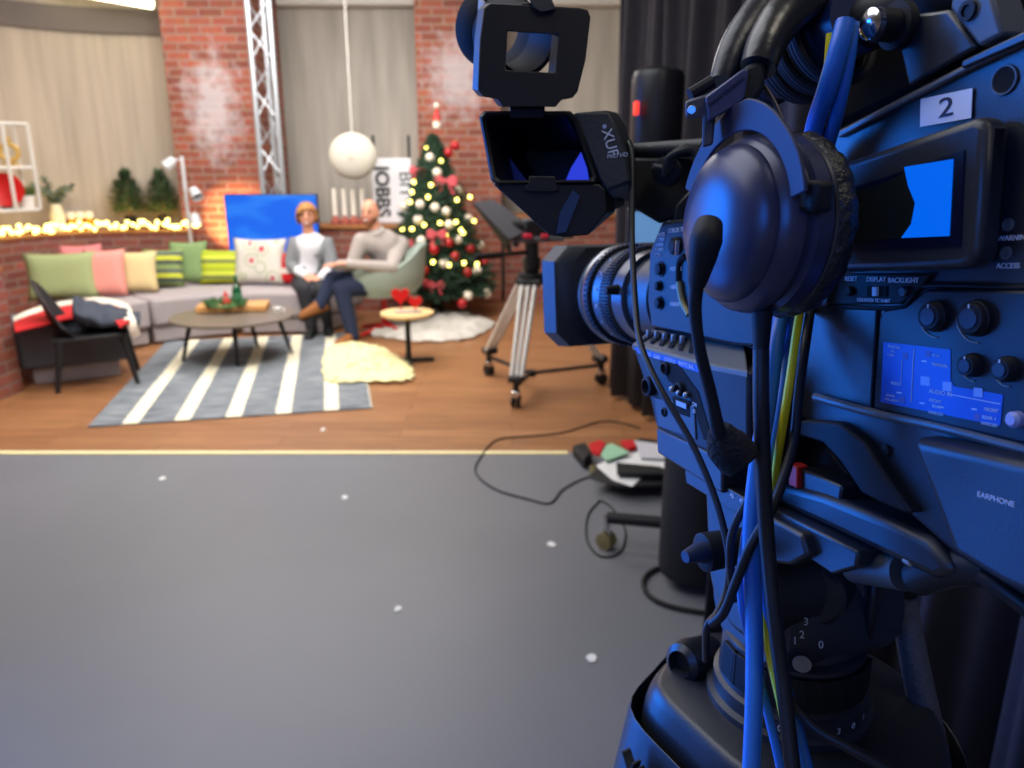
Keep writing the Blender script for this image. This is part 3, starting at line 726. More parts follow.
# fairy lights
t = thing('fairy_lights', 'string of glowing warm fairy lights heaped along the brick ledge', 'fairy lights', ledge(60, .1))
glow = mat('fairy_glow', (255, 236, 130), emit=6.5, ecol=(255, 226, 120))
bulb0 = None; wire = []
op = [offset_path(lowp, o_) for o_ in (.02, .1, .2)]
N_ = 100
for k in range(N_):
    s = 27+(len(lowp)-1-28)*k/N_+random.random()*.2; i = min(int(s), len(lowp)-2); f = s-i
    a = op[random.randrange(3)]; q = a[i]*(1-f)+a[i+1]*f; q = V3((q.x, q.y, LZ+.02+random.random()*.075)); wire.append(q)
    if bulb0 is None:
        me = MB(); me.sphere((0, 0, 0), .021, 8); bulb0 = me.build('bulb', glow, t, world=False); bulb0.location = q-base_of(t)
    else:
        o = bulb0.copy(); C.objects.link(o); o.location = q-base_of(t)
MB().tube([q-V3((0, 0, .012)) for q in wire], .003, 4).build('wire', mat('wire_green', (50, 60, 30), .6), t)

# ---- white wall shelf
p26 = A(27, 125, 7.35); p1 = A(1, 121, 7.15); dv = V3((p1.x-p26.x, p1.y-p26.y, 0)); back_ = V3((-.19, .10, 0))
zt, zm, zb = A(27, 124, 7.35).z, A(31, 167, 7.35).z, A(37, 209, 7.35).z
t = thing('wall_shelf', 'open white two-tier shelf on the wall at the left edge', 'shelf', (p26.x, p26.y, zb))
cor = [V3((p26.x, p26.y, 0)), V3((p26.x, p26.y, 0))+dv, V3((p26.x, p26.y, 0))+dv+back_, V3((p26.x, p26.y, 0))+back_, ]
ext_ = [cor[0], cor[1], cor[0]+dv*2, cor[3]+dv*2, cor[2], cor[3]]
for q in ext_: MB().box((q.x, q.y, (zt+zb)/2), (.022, .022, zt-zb)).build('post', white, t)
for z in (zm, zb): MB().prism([V3((q.x, q.y, z-.012)) for q in (cor[0], cor[0]+dv*2, cor[3]+dv*2, cor[3])], (0, 0, .024)).build('shelf_board', white, t)
for a, b_ in ((cor[0], cor[0]+dv*2), (cor[0]+dv*2, cor[3]+dv*2), (cor[3]+dv*2, cor[3]), (cor[3], cor[0])):
    MB().tube([V3((a.x, a.y, zt)), V3((b_.x, b_.y, zt))], .013, 8).build('rail', white, t)
def onshelf(s, bk, z): q = cor[0]+dv*s+back_*bk; return V3((q.x, q.y, z+.0125))
p = onshelf(.62, .5, zm)
t = thing('gold_ornament', 'golden round ornament on the upper tier of the white shelf', 'ornament', p)
gold = mat('gold_paint', (205, 165, 85), .4, metal=.3)
MB().torus(p+V3((0, 0, .115)), (.5, -1, 0), .07, .02, 28, 10).build('ring', gold, t); MB().box(p+V3((0, 0, .012)), (.12, .07, .024)).build('foot', gold, t)
MB().lathe(p+V3((0, 0, .2)), (0, 0, 1), [(0, .02), (.03, .03), (.06, .01)], 14).build('finial', gold, t)
p = onshelf(1.05, .45, zb)
t = thing('red_dish', 'large red dish standing upright on the lower tier of the white shelf', 'dish', p)
MB().lathe(p+V3((0, .01, .165)), (.35, -1, .1), [(0, .10), (.02, .15), (.026, .145), (.01, .09)], 36).build('dish', redg, t)
MB().box(p+V3((0, .02, .008)), (.1, .06, .016)).build('stand', black, t)
p = onshelf(.22, .5, zb)
t = thing('potted_grass', 'white pot of green grass on the lower tier of the white shelf', 'plant', p)
MB().lathe(p, (0, 0, 1), [(0, .06), (.01, .065), (.11, .075), (.11, .065), (.09, .06)], 20).build('pot', mat('pot_white', (228, 222, 214), .5), t)
mb = MB()
for k in range(160):
    a = random.random()*6.28; r = random.random()*.055; q = p+V3((math.cos(a)*r, math.sin(a)*r, .09)); d = V3((math.cos(a)*.05, math.sin(a)*.05, random.uniform(.07, .12))); w = V3((.005, 0, 0))
    mb.prism([q-w, q+w, q+d], (0, .002, 0))
mb.build('grass', mat('grass_green', (84, 110, 44), .8), t)

# ---- Christmas tree
tb = V3((-.77, 7.88, 0)); TH = 1.78
t = thing('christmas_tree', 'decorated Christmas tree standing in front of the brick pillar', 'christmas tree', tb)
MB().tube([tb+V3((0, 0, .02)), tb+V3((0, 0, TH))], [.045, .01], 10).build('trunk', mat('bark', (82, 58, 40), .9), t)
MB().lathe(tb, (0, 0, 1), [(0, .16), (.03, .16), (.08, .06), (.16, .055)], 20).build('stand', blackm, t)
def tr_r(z): return max(.03, .60*(1-(z-.18)/(TH+.02-.18))**.85)
vs = []; fs = []
def needle(q, d, w):
    i = len(vs); vs.extend((q-w, q+w, q+d)); fs.append((i, i+1, i+2))
def spray(q0, d0, ln, m):
    for k in range(m):
        s = (k+1)/m; q = q0+d0*ln*s-V3((0, 0, .06*s*s*ln))
        for _ in range(3):
            rd = V3((random.uniform(-1, 1), random.uniform(-1, 1), random.uniform(-1, 1))); dd = (rd-d0*rd.dot(d0)*.6+d0*.5).normalized()*.05
            needle(q, dd, d0.cross(dd).normalized()*.0065 if d0.cross(dd).length > 1e-6 else V3((.006, 0, 0)))
for k in range(330):
    s = (k+.5)/330; z = .2+(TH-.24)*(1-math.sqrt(1-s)*1.0) if False else .2+(TH-.22)*(s**1.15)
    a = k*2.39996; R = tr_r(z)*random.uniform(.82, 1.08); d = V3((math.cos(a), math.sin(a), .12)).normalized()
    q0 = tb+V3((0, 0, z)); spray(q0, d, R, max(5, int(R/.024)))
    for sd in (-1, 1):
        for fr in (.35, .55, .72, .86):
            q1 = q0+d*R*fr; d1 = (d+V3((-math.sin(a), math.cos(a), 0))*sd*.9).normalized(); spray(q1, d1, R*.36*(1.15-fr*.6), max(3, int(R*.36/.024)))
me = bpy.data.meshes.new('foliage'); me.from_pydata([tuple(p-tb) for p in vs], [], fs); me.materials.append(leafd)
o = bpy.data.objects.new('foliage', me); C.objects.link(o); o.parent = t
# baubles / bows / lights: (px, py) read on the tree, set at the rim of its cone
def on_tree(px, py, out=1.0):
    Y = tb.y
    for _ in range(6):
        p = A(px, py, Y); dx = p.x-tb.x; R = tr_r(max(.2, min(TH, p.z)))*out; Y = tb.y-math.sqrt(max(0, R*R-dx*dx))
    return A(px, py, Y)
bw = mat('pearl_white', (238, 226, 206), .35); brd = mat('bauble_red', (176, 26, 34), .3)
def bauble(m, label, cat, grp):
    t = thing('bauble', label, cat, (0, 0, 0), group=grp)
    MB().sphere((0, 0, -.045), .047, 14).build('ball', m, t, world=False); MB().lathe((0, 0, -.004), (0, 0, 1), [(0, .011), (.012, .01)], 10).build('cap', gold, t, world=False)
    return t
protos = {}
for kind, m, pts in (('white', bw, ((430, 157), (437, 172), (458, 190), (404, 206), (420, 204), (435, 207), (446, 211), (468, 218), (418, 219), (421, 240), (458, 239), (444, 263), (414, 295), (468, 295), (487, 293), (477, 270), (480, 245), (449, 224))),
                     ('red', brd, ((455, 145), (448, 152), (449, 242), (434, 249), (455, 256), (467, 272), (484, 262), (490, 281), (470, 248), (424, 270), (462, 303), (425, 283)))):
    for px, py in pts:
        p = on_tree(px, py-4, 1.02)
        if kind not in protos: protos[kind] = o = bauble(m, '%s bauble hanging on the Christmas tree' % kind, 'bauble', '%s baubles on the tree' % kind)
        else: o = copy_tree(protos[kind])
        o.location = p
bowm = mat('pink_ribbon', (206, 84, 92), .7)
for px, py, s, lb in ((418, 170, 1.1, 'upper left'), (446, 181, 1.5, 'upper'), (437, 234, 1.3, 'middle'), (407, 243, 1.0, 'left'), (436, 285, 1.1, 'lowest')):
    p = on_tree(px, py, 1.02)
    t = thing('ribbon_bow', 'pinkish red ribbon bow on the Christmas tree, the %s one' % lb, 'bow', p, group='red bows on the tree')
    for sd in (-1, 1):
        MB().loft([[p+V3((sd*x, -.01+.02*math.sin(a)*0+y_, h_)) for x, y_, h_ in ((.0+xx, -.02*ww, zz*.012*s), (.0+xx, .02*ww, zz*.012*s), (.0+xx, .02*ww, -zz*.012*s), (.0+xx, -.02*ww, -zz*.012*s))] for xx, zz, ww, a in ((.004, .8, .5, 0), (.03*s, 2.6, 1, 0), (.055*s, 3.1, 1, 0), (.075*s, 1.6, .7, 0))]).build('loop', bowm, t, bevel=.004)
        MB().prism([p+V3((0, -.01, 0)), p+V3((sd*.012, -.012, 0)), p+V3((sd*.06*s, -.012, -.08*s)), p+V3((sd*.035*s, -.012, -.085*s))], (0, .004, 0)).build('tail', bowm, t)
    MB().sphere(p+V3((0, -.012, 0)), .014*s, 10).build('knot', bowm, t)
t = thing('tree_lights', 'string of glowing yellow bulbs wound round the Christmas tree', 'fairy lights', tb+V3((0, 0, .3)))
tg = mat('tree_glow', (255, 240, 120), emit=7, ecol=(255, 232, 110)); lp = []; b0 = None
for px, py in ((427, 148), (441, 161), (414, 182), (412, 192), (410, 202), (428, 197), (457, 200), (470, 197), (402, 229), (412, 229), (424, 225), (440, 223), (456, 222), (474, 221), (461, 230), (446, 235), (433, 262), (449, 265), (464, 263), (477, 264), (463, 233), (431, 185)):
    p = on_tree(px, py, 1.03); lp.append(p)
    if b0 is None: b0 = MB().sphere((0, 0, 0), .020, 10).build('bulb', tg, t, world=False); b0.location = p-base_of(t)
    else:
        o = b0.copy(); C.objects.link(o); o.location = p-base_of(t)
MB().tube([q+V3((0, .02, -.0)) for q in sorted(lp, key=lambda q: -q.z)], .0022, 4).build('wire', MATS['wire_green'], t)
# gnome topper
p = A(437, 128, 7.85)
t = thing('tree_topper', 'little figure with a red cap on the very top of the Christmas tree', 'figurine', p)
MB().lathe(p, (0, 0, 1), [(0, .035), (.03, .042), (.07, .03)], 16).build('beard', flf, t)
MB().lathe(p+V3((0, 0, .065)), (0, 0, 1), [(0, .038), (.05, .026), (.12, .01)], 16).build('cap', redg, t)
MB().sphere(p+V3((0, 0, .205)), .026, 12).build('pompom', flf, t)
MB().sphere(p+V3((0, -.036, .07)), .012, 10).build('nose', MATS['figure_skin'], t)

# ================================================================ people
skinm = mat('fair_skin', (214, 150, 122), .6, var=.05, scale=30)
def head(mb, c, rot, s=1.):
    R = rot; b = bmesh.new(); bmesh.ops.create_icosphere(b, subdivisions=4, radius=1)
    for v_ in b.verts:
        x, y, z = v_.co                     # y- is the face
        w = .073*(1-.22*max(0, -z)**1.5); d_ = .092; h_ = .115
        q = V3((x*w, y*d_, z*h_))
        if y < 0:
            q.y += .010*max(0, 1-abs(z)*1.2)*(-y)*abs(x)*2
            q.y -= .020*math.exp(-((x/.20)**2+((z+.12)/.20)**2))        # nose
            q.y += .010*math.exp(-(((abs(x)-.42)/.2)**2+((z-.08)/.13)**2))   # eye sockets
            q.y -= .006*math.exp(-((x/.32)**2+((z+.46)/.08)**2))        # lips
            q.y += .005*math.exp(-((x/.4)**2+((z+.38)/.04)**2))
            q.y -= .010*math.exp(-((x/.35)**2+((z+.78)/.18)**2))        # chin
        v_.co = V3(c)+R @ (q*s)
    me = bpy.data.meshes.new('h'); b.to_mesh(me); b.free(); add_mesh(mb, me)
    for sd in (-1, 1): mb.sphere(V3(c)+R @ (V3((sd*.075, .01, -.005))*s), .03*s, 10, (.3, .6, 1), R)
def hand(mb, wrist, d, up, s=1., curl=.6, thumb=1):
    d = V3(d).normalized(); up = V3(up); up = (up-d*up.dot(d)).normalized(); sd = d.cross(up)
    R = Matrix((sd, d, up)).transposed(); w = V3(wrist)
    mb.sphere(w+d*.045*s, .045*s, 12, (.85, 1.15, .36), R)
    for k, (o_, ln) in enumerate(((-.030, .066), (-.010, .076), (.011, .072), (.030, .056))):
        p0 = w+d*.075*s+sd*o_*s; p1 = p0+(d-up*curl*.3).normalized()*ln*.5*s; p2 = p1+(d-up*curl*1.2).normalized()*ln*.5*s
        mb.tube([w+d*.04*s+sd*o_*.8*s, p0, p1, p2], [.010*s, .0095*s, .0085*s, .007*s], 8)
    p0 = w+d*.03*s+sd*.035*thumb*s; mb.tube([w+d*.02*s+sd*.015*thumb*s, p0+sd*.012*thumb*s, p0+(d+sd*.5*thumb-up*.4).normalized()*.05*s], [.013*s, .011*s, .008*s], 8)
def facing(dirv, tilt=0, roll=0):
    a = math.atan2(dirv[0], -dirv[1]); return Matrix.Rotation(a, 3, 'Z') @ Matrix.Rotation(tilt, 3, 'X') @ Matrix.Rotation(roll, 3, 'Y')
def remesh(o, vx, smooth=2):
    md = o.modifiers.new('r', 'REMESH'); md.mode = 'VOXEL'; md.voxel_size = vx; md.use_smooth_shade = True
    if smooth: s_ = o.modifiers.new('s', 'SMOOTH'); s_.iterations = smooth; s_.factor = .5
    return o
def person(name, label, J, hd, fdir, tilt, hands, clothes, base, roll=0):
    t = thing(name, label, 'person', base)
    mb = MB(); E_ = [('pelvis', 'waist'), ('waist', 'chest'), ('chest', 'neck'), ('neck', 'nape'), ('chest', 'shl'), ('shl', 'ell'), ('ell', 'wrl'), ('chest', 'shr'), ('shr', 'elr'), ('elr', 'wrr'),
          ('pelvis', 'hil'), ('hil', 'knl'), ('knl', 'anl'), ('anl', 'tol'), ('pelvis', 'hir'), ('hir', 'knr'), ('knr', 'anr'), ('anr', 'tor')]
    rad = dict(pelvis=.11, waist=.10, chest=.12, neck=.052, nape=.048, shl=.05, ell=.04, wrl=.026, shr=.05, elr=.04, wrr=.026, hil=.085, knl=.055, anl=.038, tol=.03, hir=.085, knr=.055, anr=.038, tor=.03)
    JB = dict(J); JB['tol'] = J['anl'].lerp(J['tol'], .5); JB['tor'] = J['anr'].lerp(J['tor'], .5); rad['tol'] = rad['tor'] = .02; add_mesh(mb, limbs(JB, E_, rad))
    R = facing(fdir, tilt, roll); head(mb, hd, R)
    for w, d, up, th in hands: hand(mb, w, d, up, 1.0, .9, th)
    remesh(mb.build('body', skinm, t), .0075, 3)
    for cn, m, nodes, edges, rr, vx in clothes:
        add = MB(); add_mesh(add, limbs(J, edges, {k: v*1.02 for k, v in rr.items()})); o = add.build(cn, m, t)
        remesh(o, vx, 8)
    return t, R
# man
mh = A(370, 213, 6.86)
J = dict(pelvis=A(393, 281, 7.08), waist=A(390, 266, 7.05), chest=A(384, 246, 6.98), neck=A(377, 232, 6.90), nape=A(372.5, 221, 6.87),
         shl=A(362, 242, 6.86), ell=A(352, 266, 6.80), wrl=A(338, 265, 6.66), shr=A(400, 245, 7.05), elr=A(392, 268, 6.72), wrr=A(348, 264, 6.58),
         hil=A(388, 285, 7.0), knl=A(333, 279, 6.74), anl=A(320, 305, 6.62), tol=A(301, 311, 6.52), hir=A(386, 284, 6.9), knr=A(341, 289, 6.62), anr=A(353, 336, 6.56), tor=A(342, 343, 6.46))
knit = mat('grey_knit', (170, 160, 155), .95, var=.08, scale=80, bump=.4, bscale=220); navy = mat('navy_denim', (28, 38, 66), .9, var=.1, scale=60); tan = mat('tan_suede', (140, 84, 38), .8)
sleeve = [('chest', 'shl'), ('shl', 'ell'), ('ell', 'wrl'), ('chest', 'shr'), ('shr', 'elr'), ('elr', 'wrr')]
trs = [('pelvis', 'hil'), ('hil', 'knl'), ('knl', 'anl'), ('pelvis', 'hir'), ('hir', 'knr'), ('knr', 'anr')]
mt, R = person('person', 'bald man in grey pullover, navy trousers and tan shoes, legs crossed, in the sage armchair', J, mh, (-.25, -1), .05,
    [(J['wrl'], (-1, -.5, .1), (0, 0, 1), -1), (J['wrr'], (-1, -.3, .15), (0, 0, 1), 1)],
    [('pullover', knit, ['pelvis', 'waist', 'chest', 'neck', 'shl', 'ell', 'wrl', 'shr', 'elr', 'wrr'], [('pelvis', 'waist'), ('waist', 'chest'), ('chest', 'neck')]+sleeve,
      dict(pelvis=.145, waist=.155, chest=.15, neck=.066, shl=.082, ell=.058, wrl=.036, shr=.085, elr=.06, wrr=.038), .010),
     ('trousers', navy, ['pelvis', 'hil', 'knl', 'anl', 'hir', 'knr', 'anr'], trs, dict(pelvis=.125, hil=.105, knl=.074, anl=.052, hir=.105, knr=.072, anr=.055), .010)], (cc.x, cc.y, 0))
def shoe(ank, toe, m, par, h=.07, s=1.0):
    d = (toe-ank); d = d.normalized(); up = V3((0, 0, 1)); up = (up-d*up.dot(d)).normalized(); sd = d.cross(up); rings = []
    for tt, w, hh, lo in ((-.07, .018, .03, -.045), (-.06, .032, .06, -.05), (0, .038, .075, -.055), (.06, .042, .05, -.055), (.12, .046, .03, -.055), (.17, .04, .018, -.055), (.20, .02, .0, -.05)):
        c_ = ank+d*tt*s; rings.append([c_+(sd*w*math.cos(a)+up*((hh-lo)/2*math.sin(a)+(hh+lo)/2))*s for a in [2*math.pi*i/14 for i in range(14)]])
    sh = MB().loft(rings).build('shoe', m, par)
    rings = [[c+(0*sd) for c in r] for r in []]
    MB().prism([ank+(d*x+sd*y-up*.056)*s for x, y in ((-.07, -.03), (.0, -.036), (.1, -.046), (.17, -.04), (.205, 0), (.17, .04), (.1, .046), (0, .036), (-.07, .03))], -up*.012*s).build('sole', rubber, sh and par)
for a_, t_ in (('anl', 'tol'), ('anr', 'tor')):
    q = J[t_].copy()
    if a_ == 'anr': q.z = J[a_].z
    shoe(J[a_]-V3((0, 0, .02)), q-V3((0, 0, .02)), tan, mt)
def face(hc, R, par, beard=None, s=1.):
    dk = mat('eye_dark', (40, 30, 28), .3); lip = mat('lip', (176, 84, 78), .5); ht = mat('teeth_white', (240, 235, 228), .3)
    for sd in (-1, 1):
        MB().sphere(hc+R @ V3((sd*.029, -.078, .012)), .010, 10, (1.2, .5, .7), R).build('eye', dk, par)
        MB().sphere(hc+R @ V3((sd*.030, -.083, .032)), .013, 8, (1.3, .4, .3), R).build('eyebrow', mat('brow', (120, 84, 60), .8), par)
    MB().sphere(hc+R @ V3((0, -.088, -.052)), .022, 12, (1.1, .4, .5), R).build('lips', lip, par); MB().sphere(hc+R @ V3((0, -.0955, -.051)), .016, 10, (1.1, .3, .35), R).build('teeth', ht, par)
face(mh, R, mt)
mb = MB()      # short beard: shell over jaw
b = bmesh.new(); bmesh.ops.create_icosphere(b, subdivisions=3, radius=1); kill = []
for v_ in b.verts:
    x, y, z = v_.co
    if z > -.18 or y > .35 or (z > -.62 and abs(x) < .34 and y < 0): kill.append(v_)
    w = .073*(1-.22*max(0, -z)**1.5); v_.co = mh+R @ V3((x*w*1.05, y*.092*1.05-.004-(.010*math.exp(-((x/.35)**2+((z+.78)/.18)**2)) if y < 0 else 0), z*.115*1.05))
bmesh.ops.delete(b, geom=kill, context='VERTS'); me = bpy.data.meshes.new('x'); b.to_mesh(me); b.free(); add_mesh(mb, me)
o = mb.build('beard', mat('stubble', (140, 92, 66), .9), mt); md = o.modifiers.new('s', 'SOLIDIFY'); md.thickness = .004; md.offset = 0
MB().torus(J['neck']+V3((-.005, 0, .01)), (J['nape']-J['neck']), .058, .014, 24, 8).build('collar', mat('pale_collar', (205, 200, 196), .9), mt)
# woman
wh = A(307, 216, 7.16)
J = dict(pelvis=A(309, 275, 7.22), waist=A(309, 262, 7.22), chest=A(311, 246, 7.20), neck=A(309, 235, 7.18), nape=A(307.5, 225, 7.17),
         shl=A(295, 244, 7.20), ell=A(291, 266, 7.14), wrl=A(304, 275, 7.0), shr=A(327, 244, 7.22), elr=A(332, 267, 7.14), wrr=A(321, 277, 6.98),
         hil=A(302, 283, 7.16), knl=A(304, 290, 6.84), anl=A(312, 331, 6.84), tol=A(309, 336, 6.72), hir=A(316, 283, 7.16), knr=A(321, 291, 6.84), anr=A(328, 328, 6.95), tor=A(329, 333, 6.84))
card = mat('grey_cardigan', (128, 130, 134), .95, var=.1, scale=70, bump=.4, bscale=200); blk = mat('black_trouser', (40, 40, 46), .85); wht = mat('white_blouse', (222, 222, 228), .8)
wt, R = person('person', 'woman with short blond hair in grey cardigan and white top, seated on the sofa', J, wh, (.12, -1), .02,
    [(J['wrl'], (1, -.35, -.1), (0, -.3, 1), 1), (J['wrr'], (-1, -.35, -.1), (0, -.3, 1), -1)],
    [('blouse', wht, ['pelvis', 'waist', 'chest', 'ell', 'wrl', 'elr', 'wrr', 'shl', 'shr'], [('pelvis', 'waist'), ('waist', 'chest')]+sleeve, dict(pelvis=.138, waist=.126, chest=.133, shl=.062, ell=.05, wrl=.038, shr=.062, elr=.05, wrr=.038), .010),
     ('trousers', blk, ['pelvis', 'hil', 'knl', 'anl', 'hir', 'knr', 'anr'], trs, dict(pelvis=.125, hil=.098, knl=.07, anl=.048, hir=.098, knr=.07, anr=.048), .010)], (J['pelvis'].x, J['pelvis'].y, .40))
# cardigan: open at the front
mb = MB(); jj = {k: J[k].copy() for k in ('pelvis', 'waist', 'chest', 'shl', 'ell', 'shr', 'elr', 'wrl', 'wrr')}
jj['wrl'] = J['ell'].lerp(J['wrl'], .55); jj['wrr'] = J['elr'].lerp(J['wrr'], .55)
add_mesh(mb, skin(jj, [('pelvis', 'waist'), ('waist', 'chest')]+sleeve, dict(pelvis=.162, waist=.15, chest=.160, shl=.082, ell=.062, wrl=.05, shr=.082, elr=.062, wrr=.05), 2))
cxw = J['chest'].x
kill = [v_ for v_ in mb.b.verts if abs(v_.co.x-cxw-.0) < .032+max(0, (J['chest'].z+.06-v_.co.z))*.0 and v_.co.y < J['chest'].y-.03]
bmesh.ops.delete(mb.b, geom=kill, context='VERTS')
o = mb.build('cardigan', card, wt); md = o.modifiers.new('s', 'SOLIDIFY'); md.thickness = .012; md.offset = 0
for a_, t_ in (('anl', 'tol'), ('anr', 'tor')):
    q = J[t_].copy(); q.z = J[a_].z; shoe(J[a_]-V3((0, 0, .02)), q-V3((0, 0, .02)), black, wt, s=.95)
face(wh, R, wt)
mb = MB(); b = bmesh.new(); bmesh.ops.create_icosphere(b, subdivisions=4, radius=1); kill = []
for v_ in b.verts:
    x, y, z = v_.co
    if (y < -.10 and z < .50-.35*abs(x)+.2*x and abs(x) < .86) or z < -.62: kill.append(v_)
    w = .073; k_ = 1.14+.03*math.sin(x*30+z*8); v_.co = wh+R @ V3((x*w*k_*1.08, y*.092*k_, z*.115*1.03))
bmesh.ops.delete(b, geom=kill, context='VERTS'); me = bpy.data.meshes.new('x'); b.to_mesh(me); b.free(); add_mesh(mb, me)
o = mb.build('hair', mat('blond_hair', (168, 116, 62), .7, var=.2, scale=40), wt); md = o.modifiers.new('s', 'SOLIDIFY'); md.thickness = .014; md.offset = .5

# ================================================================ equipment further back
# curtain
drape = mat('black_molton', (50, 48, 58), .95, var=.1, scale=20)
def make_curtain(path, label):
  cp = catmull(path, 60)
  fold = []; s = 0
  for i, p in enumerate(cp):
      if i: s += (p-cp[i-1]).length
      tn = (cp[min(i+1, len(cp)-1)]-cp[max(i-1, 0)]).normalized(); nn = V3((-tn.y, tn.x, 0))
      amp = .055*math.sin(s*2*math.pi/.24+1.3*math.sin(s*2.1))+.02*math.sin(s*2*math.pi/.09)
      fold.append((p, nn, amp, s))
  rings = []
  for z, k in ((.03, 1.15), (.8, 1.0), (1.6, .95), (2.4, .9), (3.34, .75)):
      rings.append([p+nn*(amp*k+.015*math.sin(s*9+z*2))+V3((0, 0, z)) for p, nn, amp, s in fold])
  mb = MB(); V = [[mb.b.verts.new(q) for q in r] for r in rings]
  for j in range(len(V)-1):
      for i in range(len(V[0])-1): mb.b.faces.new((V[j][i], V[j][i+1], V[j+1][i+1], V[j+1][i]))
  t = thing('curtain', label, 'curtain', (cp[0].x, cp[0].y, 0))
  o = mb.build('drape', drape, t, angle=80); md = o.modifiers.new('s', 'SOLIDIFY'); md.thickness = .006
  MB().tube([p+V3((0, 0, 3.37)) for p in cp[::10]], .02, 8).build('rail', blackm, t)

make_curtain([(.66, 5.05, 0), (.88, 4.5, 0), (1.12, 3.7, 0), (1.3, 2.9, 0), (1.42, 2.2, 0), (1.6, 1.9, 0)], 'tall black stage curtain in folds behind the red-lit camera and the silver tripod')
make_curtain([(.56, 1.98, 0), (.72, 1.86, 0), (.98, 1.62, 0), (1.12, 1.2, 0), (1.18, .6, 0), (1.2, -.3, 0)], 'dark curtain close behind the camcorder pedestal at the right edge')

# tripod with the interview camera and prompter
bc = V3((.13, 5.08, .79)); feet = [G(516, 407), G(489, 375), G(601, 384)]
t = thing('tripod', 'silver two-stage tripod on a wheeled spreader left of the big lens', 'tripod', (bc.x, bc.y, 0))
tl = mat('tripod_silver', (222, 222, 220), .3, metal=.3)
hub = V3((bc.x, bc.y, .13))
for f in feet:
    d = V3((f.x-bc.x, f.y-bc.y, 0)).normalized(); sd = V3((-d.y, d.x, 0)); topp = bc+d*.07-V3((0, 0, .03)); ft = V3((f.x, f.y, .17)); 
    lg = MB().box(topp.lerp(ft, .97)+V3((0, 0, 0)), (.09, .09, .045), math.atan2(d.y, d.x)).build('leg', blackm, t, bevel=.008)
    for k in (-1, 0, 1):
        a = topp+sd*k*.045; b_ = topp.lerp(ft, .96)+sd*k*.033
        MB().tube([a, b_], .0155 if k else .013, 10).build('leg_tube', tl, lg, world=True)
    MB().tube([topp-sd*.07, topp+sd*.07], .026, 12).build('leg_joint', blackm, lg)
    MB().tube([ft, V3((f.x, f.y, .09))], .02, 10).build('ankle', blackm, lg)
    MB().tube([ft-V3((0, 0, .03)), hub], .014, 8).build('spreader_arm', blackm, t)
    MB().box((f.x, f.y, .085), (.05, .05, .045), math.atan2(d.y, d.x)).build('caster_fork', chrome, t, bevel=.005)
    for k in (-1, 1): MB().lathe(V3((f.x, f.y, .042))+sd*k*.018-sd*.009, sd, [(0, .028), (.003, .042), (.015, .042), (.018, .028)], 20).build('caster_wheel', rubber, t)
MB().lathe(hub-V3((0, 0, .02)), (0, 0, 1), [(0, .035), (.04, .035)], 16).build('spreader_hub', blackm, t)
MB().lathe(bc-V3((0, 0, .06)), (0, 0, 1), [(0, .05), (.03, .085), (.07, .095), (.085, .09)], 24).build('bowl', blackm, t)
MB().lathe(bc+V3((0, 0, .02)), (0, 0, 1), [(0, .04), (.04, .06), (.1, .06), (.11, .045), (.2, .045)], 20).build('fluid_head', blackm, t)
MB().box(bc+V3((.03, 0, .245)), (.34, .12, .035), .2).build('camera_plate', mat('grey_plate', (110, 112, 118), .4, metal=.4), t, bevel=.006)
a = A(532, 252, 5.1); b_ = A(474, 257, 4.75)
MB().tube([a, b_], .014, 10).build('pan_bar', blackm, t); MB().tube([A(500, 255, 4.9), b_], .021, 10).build('pan_bar_grip', rubber, t)
t2 = thing('teleprompter_camera', 'small camera behind a tilted grey prompter hood on the silver tripod', 'camera', bc+V3((0, 0, .265)))
c0 = A(535, 232, 5.08)
MB().box(c0+V3((.08, .05, .02)), (.34, .13, .13), .25).build('camera_body', blackm, t2, bevel=.015)
MB().lathe(c0+V3((-.08, .0, .03)), (-1, -.3, 0), [(0, .045), (.1, .045), (.12, .055), (.16, .055)], 20).build('camera_lens', black, t2)
h = [A(471, 202, 4.9), A(493, 199, 5.15), A(534, 228, 5.15), A(508, 240, 4.85)]
MB().prism(h, (.01, .03, -.02)).build('prompter_hood', mat('prompter_grey', (105, 107, 116), .35, metal=.3), t2, bevel=.005)
MB().prism([h[0], h[3], h[3]+V3((.02, .04, -.1)), h[0]+V3((.06, .04, -.05))], (.01, .01, 0)).build('prompter_flap', black, t2)
MB().box(c0+V3((-.13, .0, -.03)), (.03, .1, .12), .2).build('prompter_bracket', blackm, t2)
MB().box(c0+V3((-.05, -.07, -.02)), (.06, .03, .03)).build('red_knob', mat('red_knob', (200, 30, 60), .4), t2, bevel=.005)
MB().box(c0+V3((.06, -.075, -.02)), (.05, .03, .025)).build('red_knob', MATS['red_knob'], t2, bevel=.005)

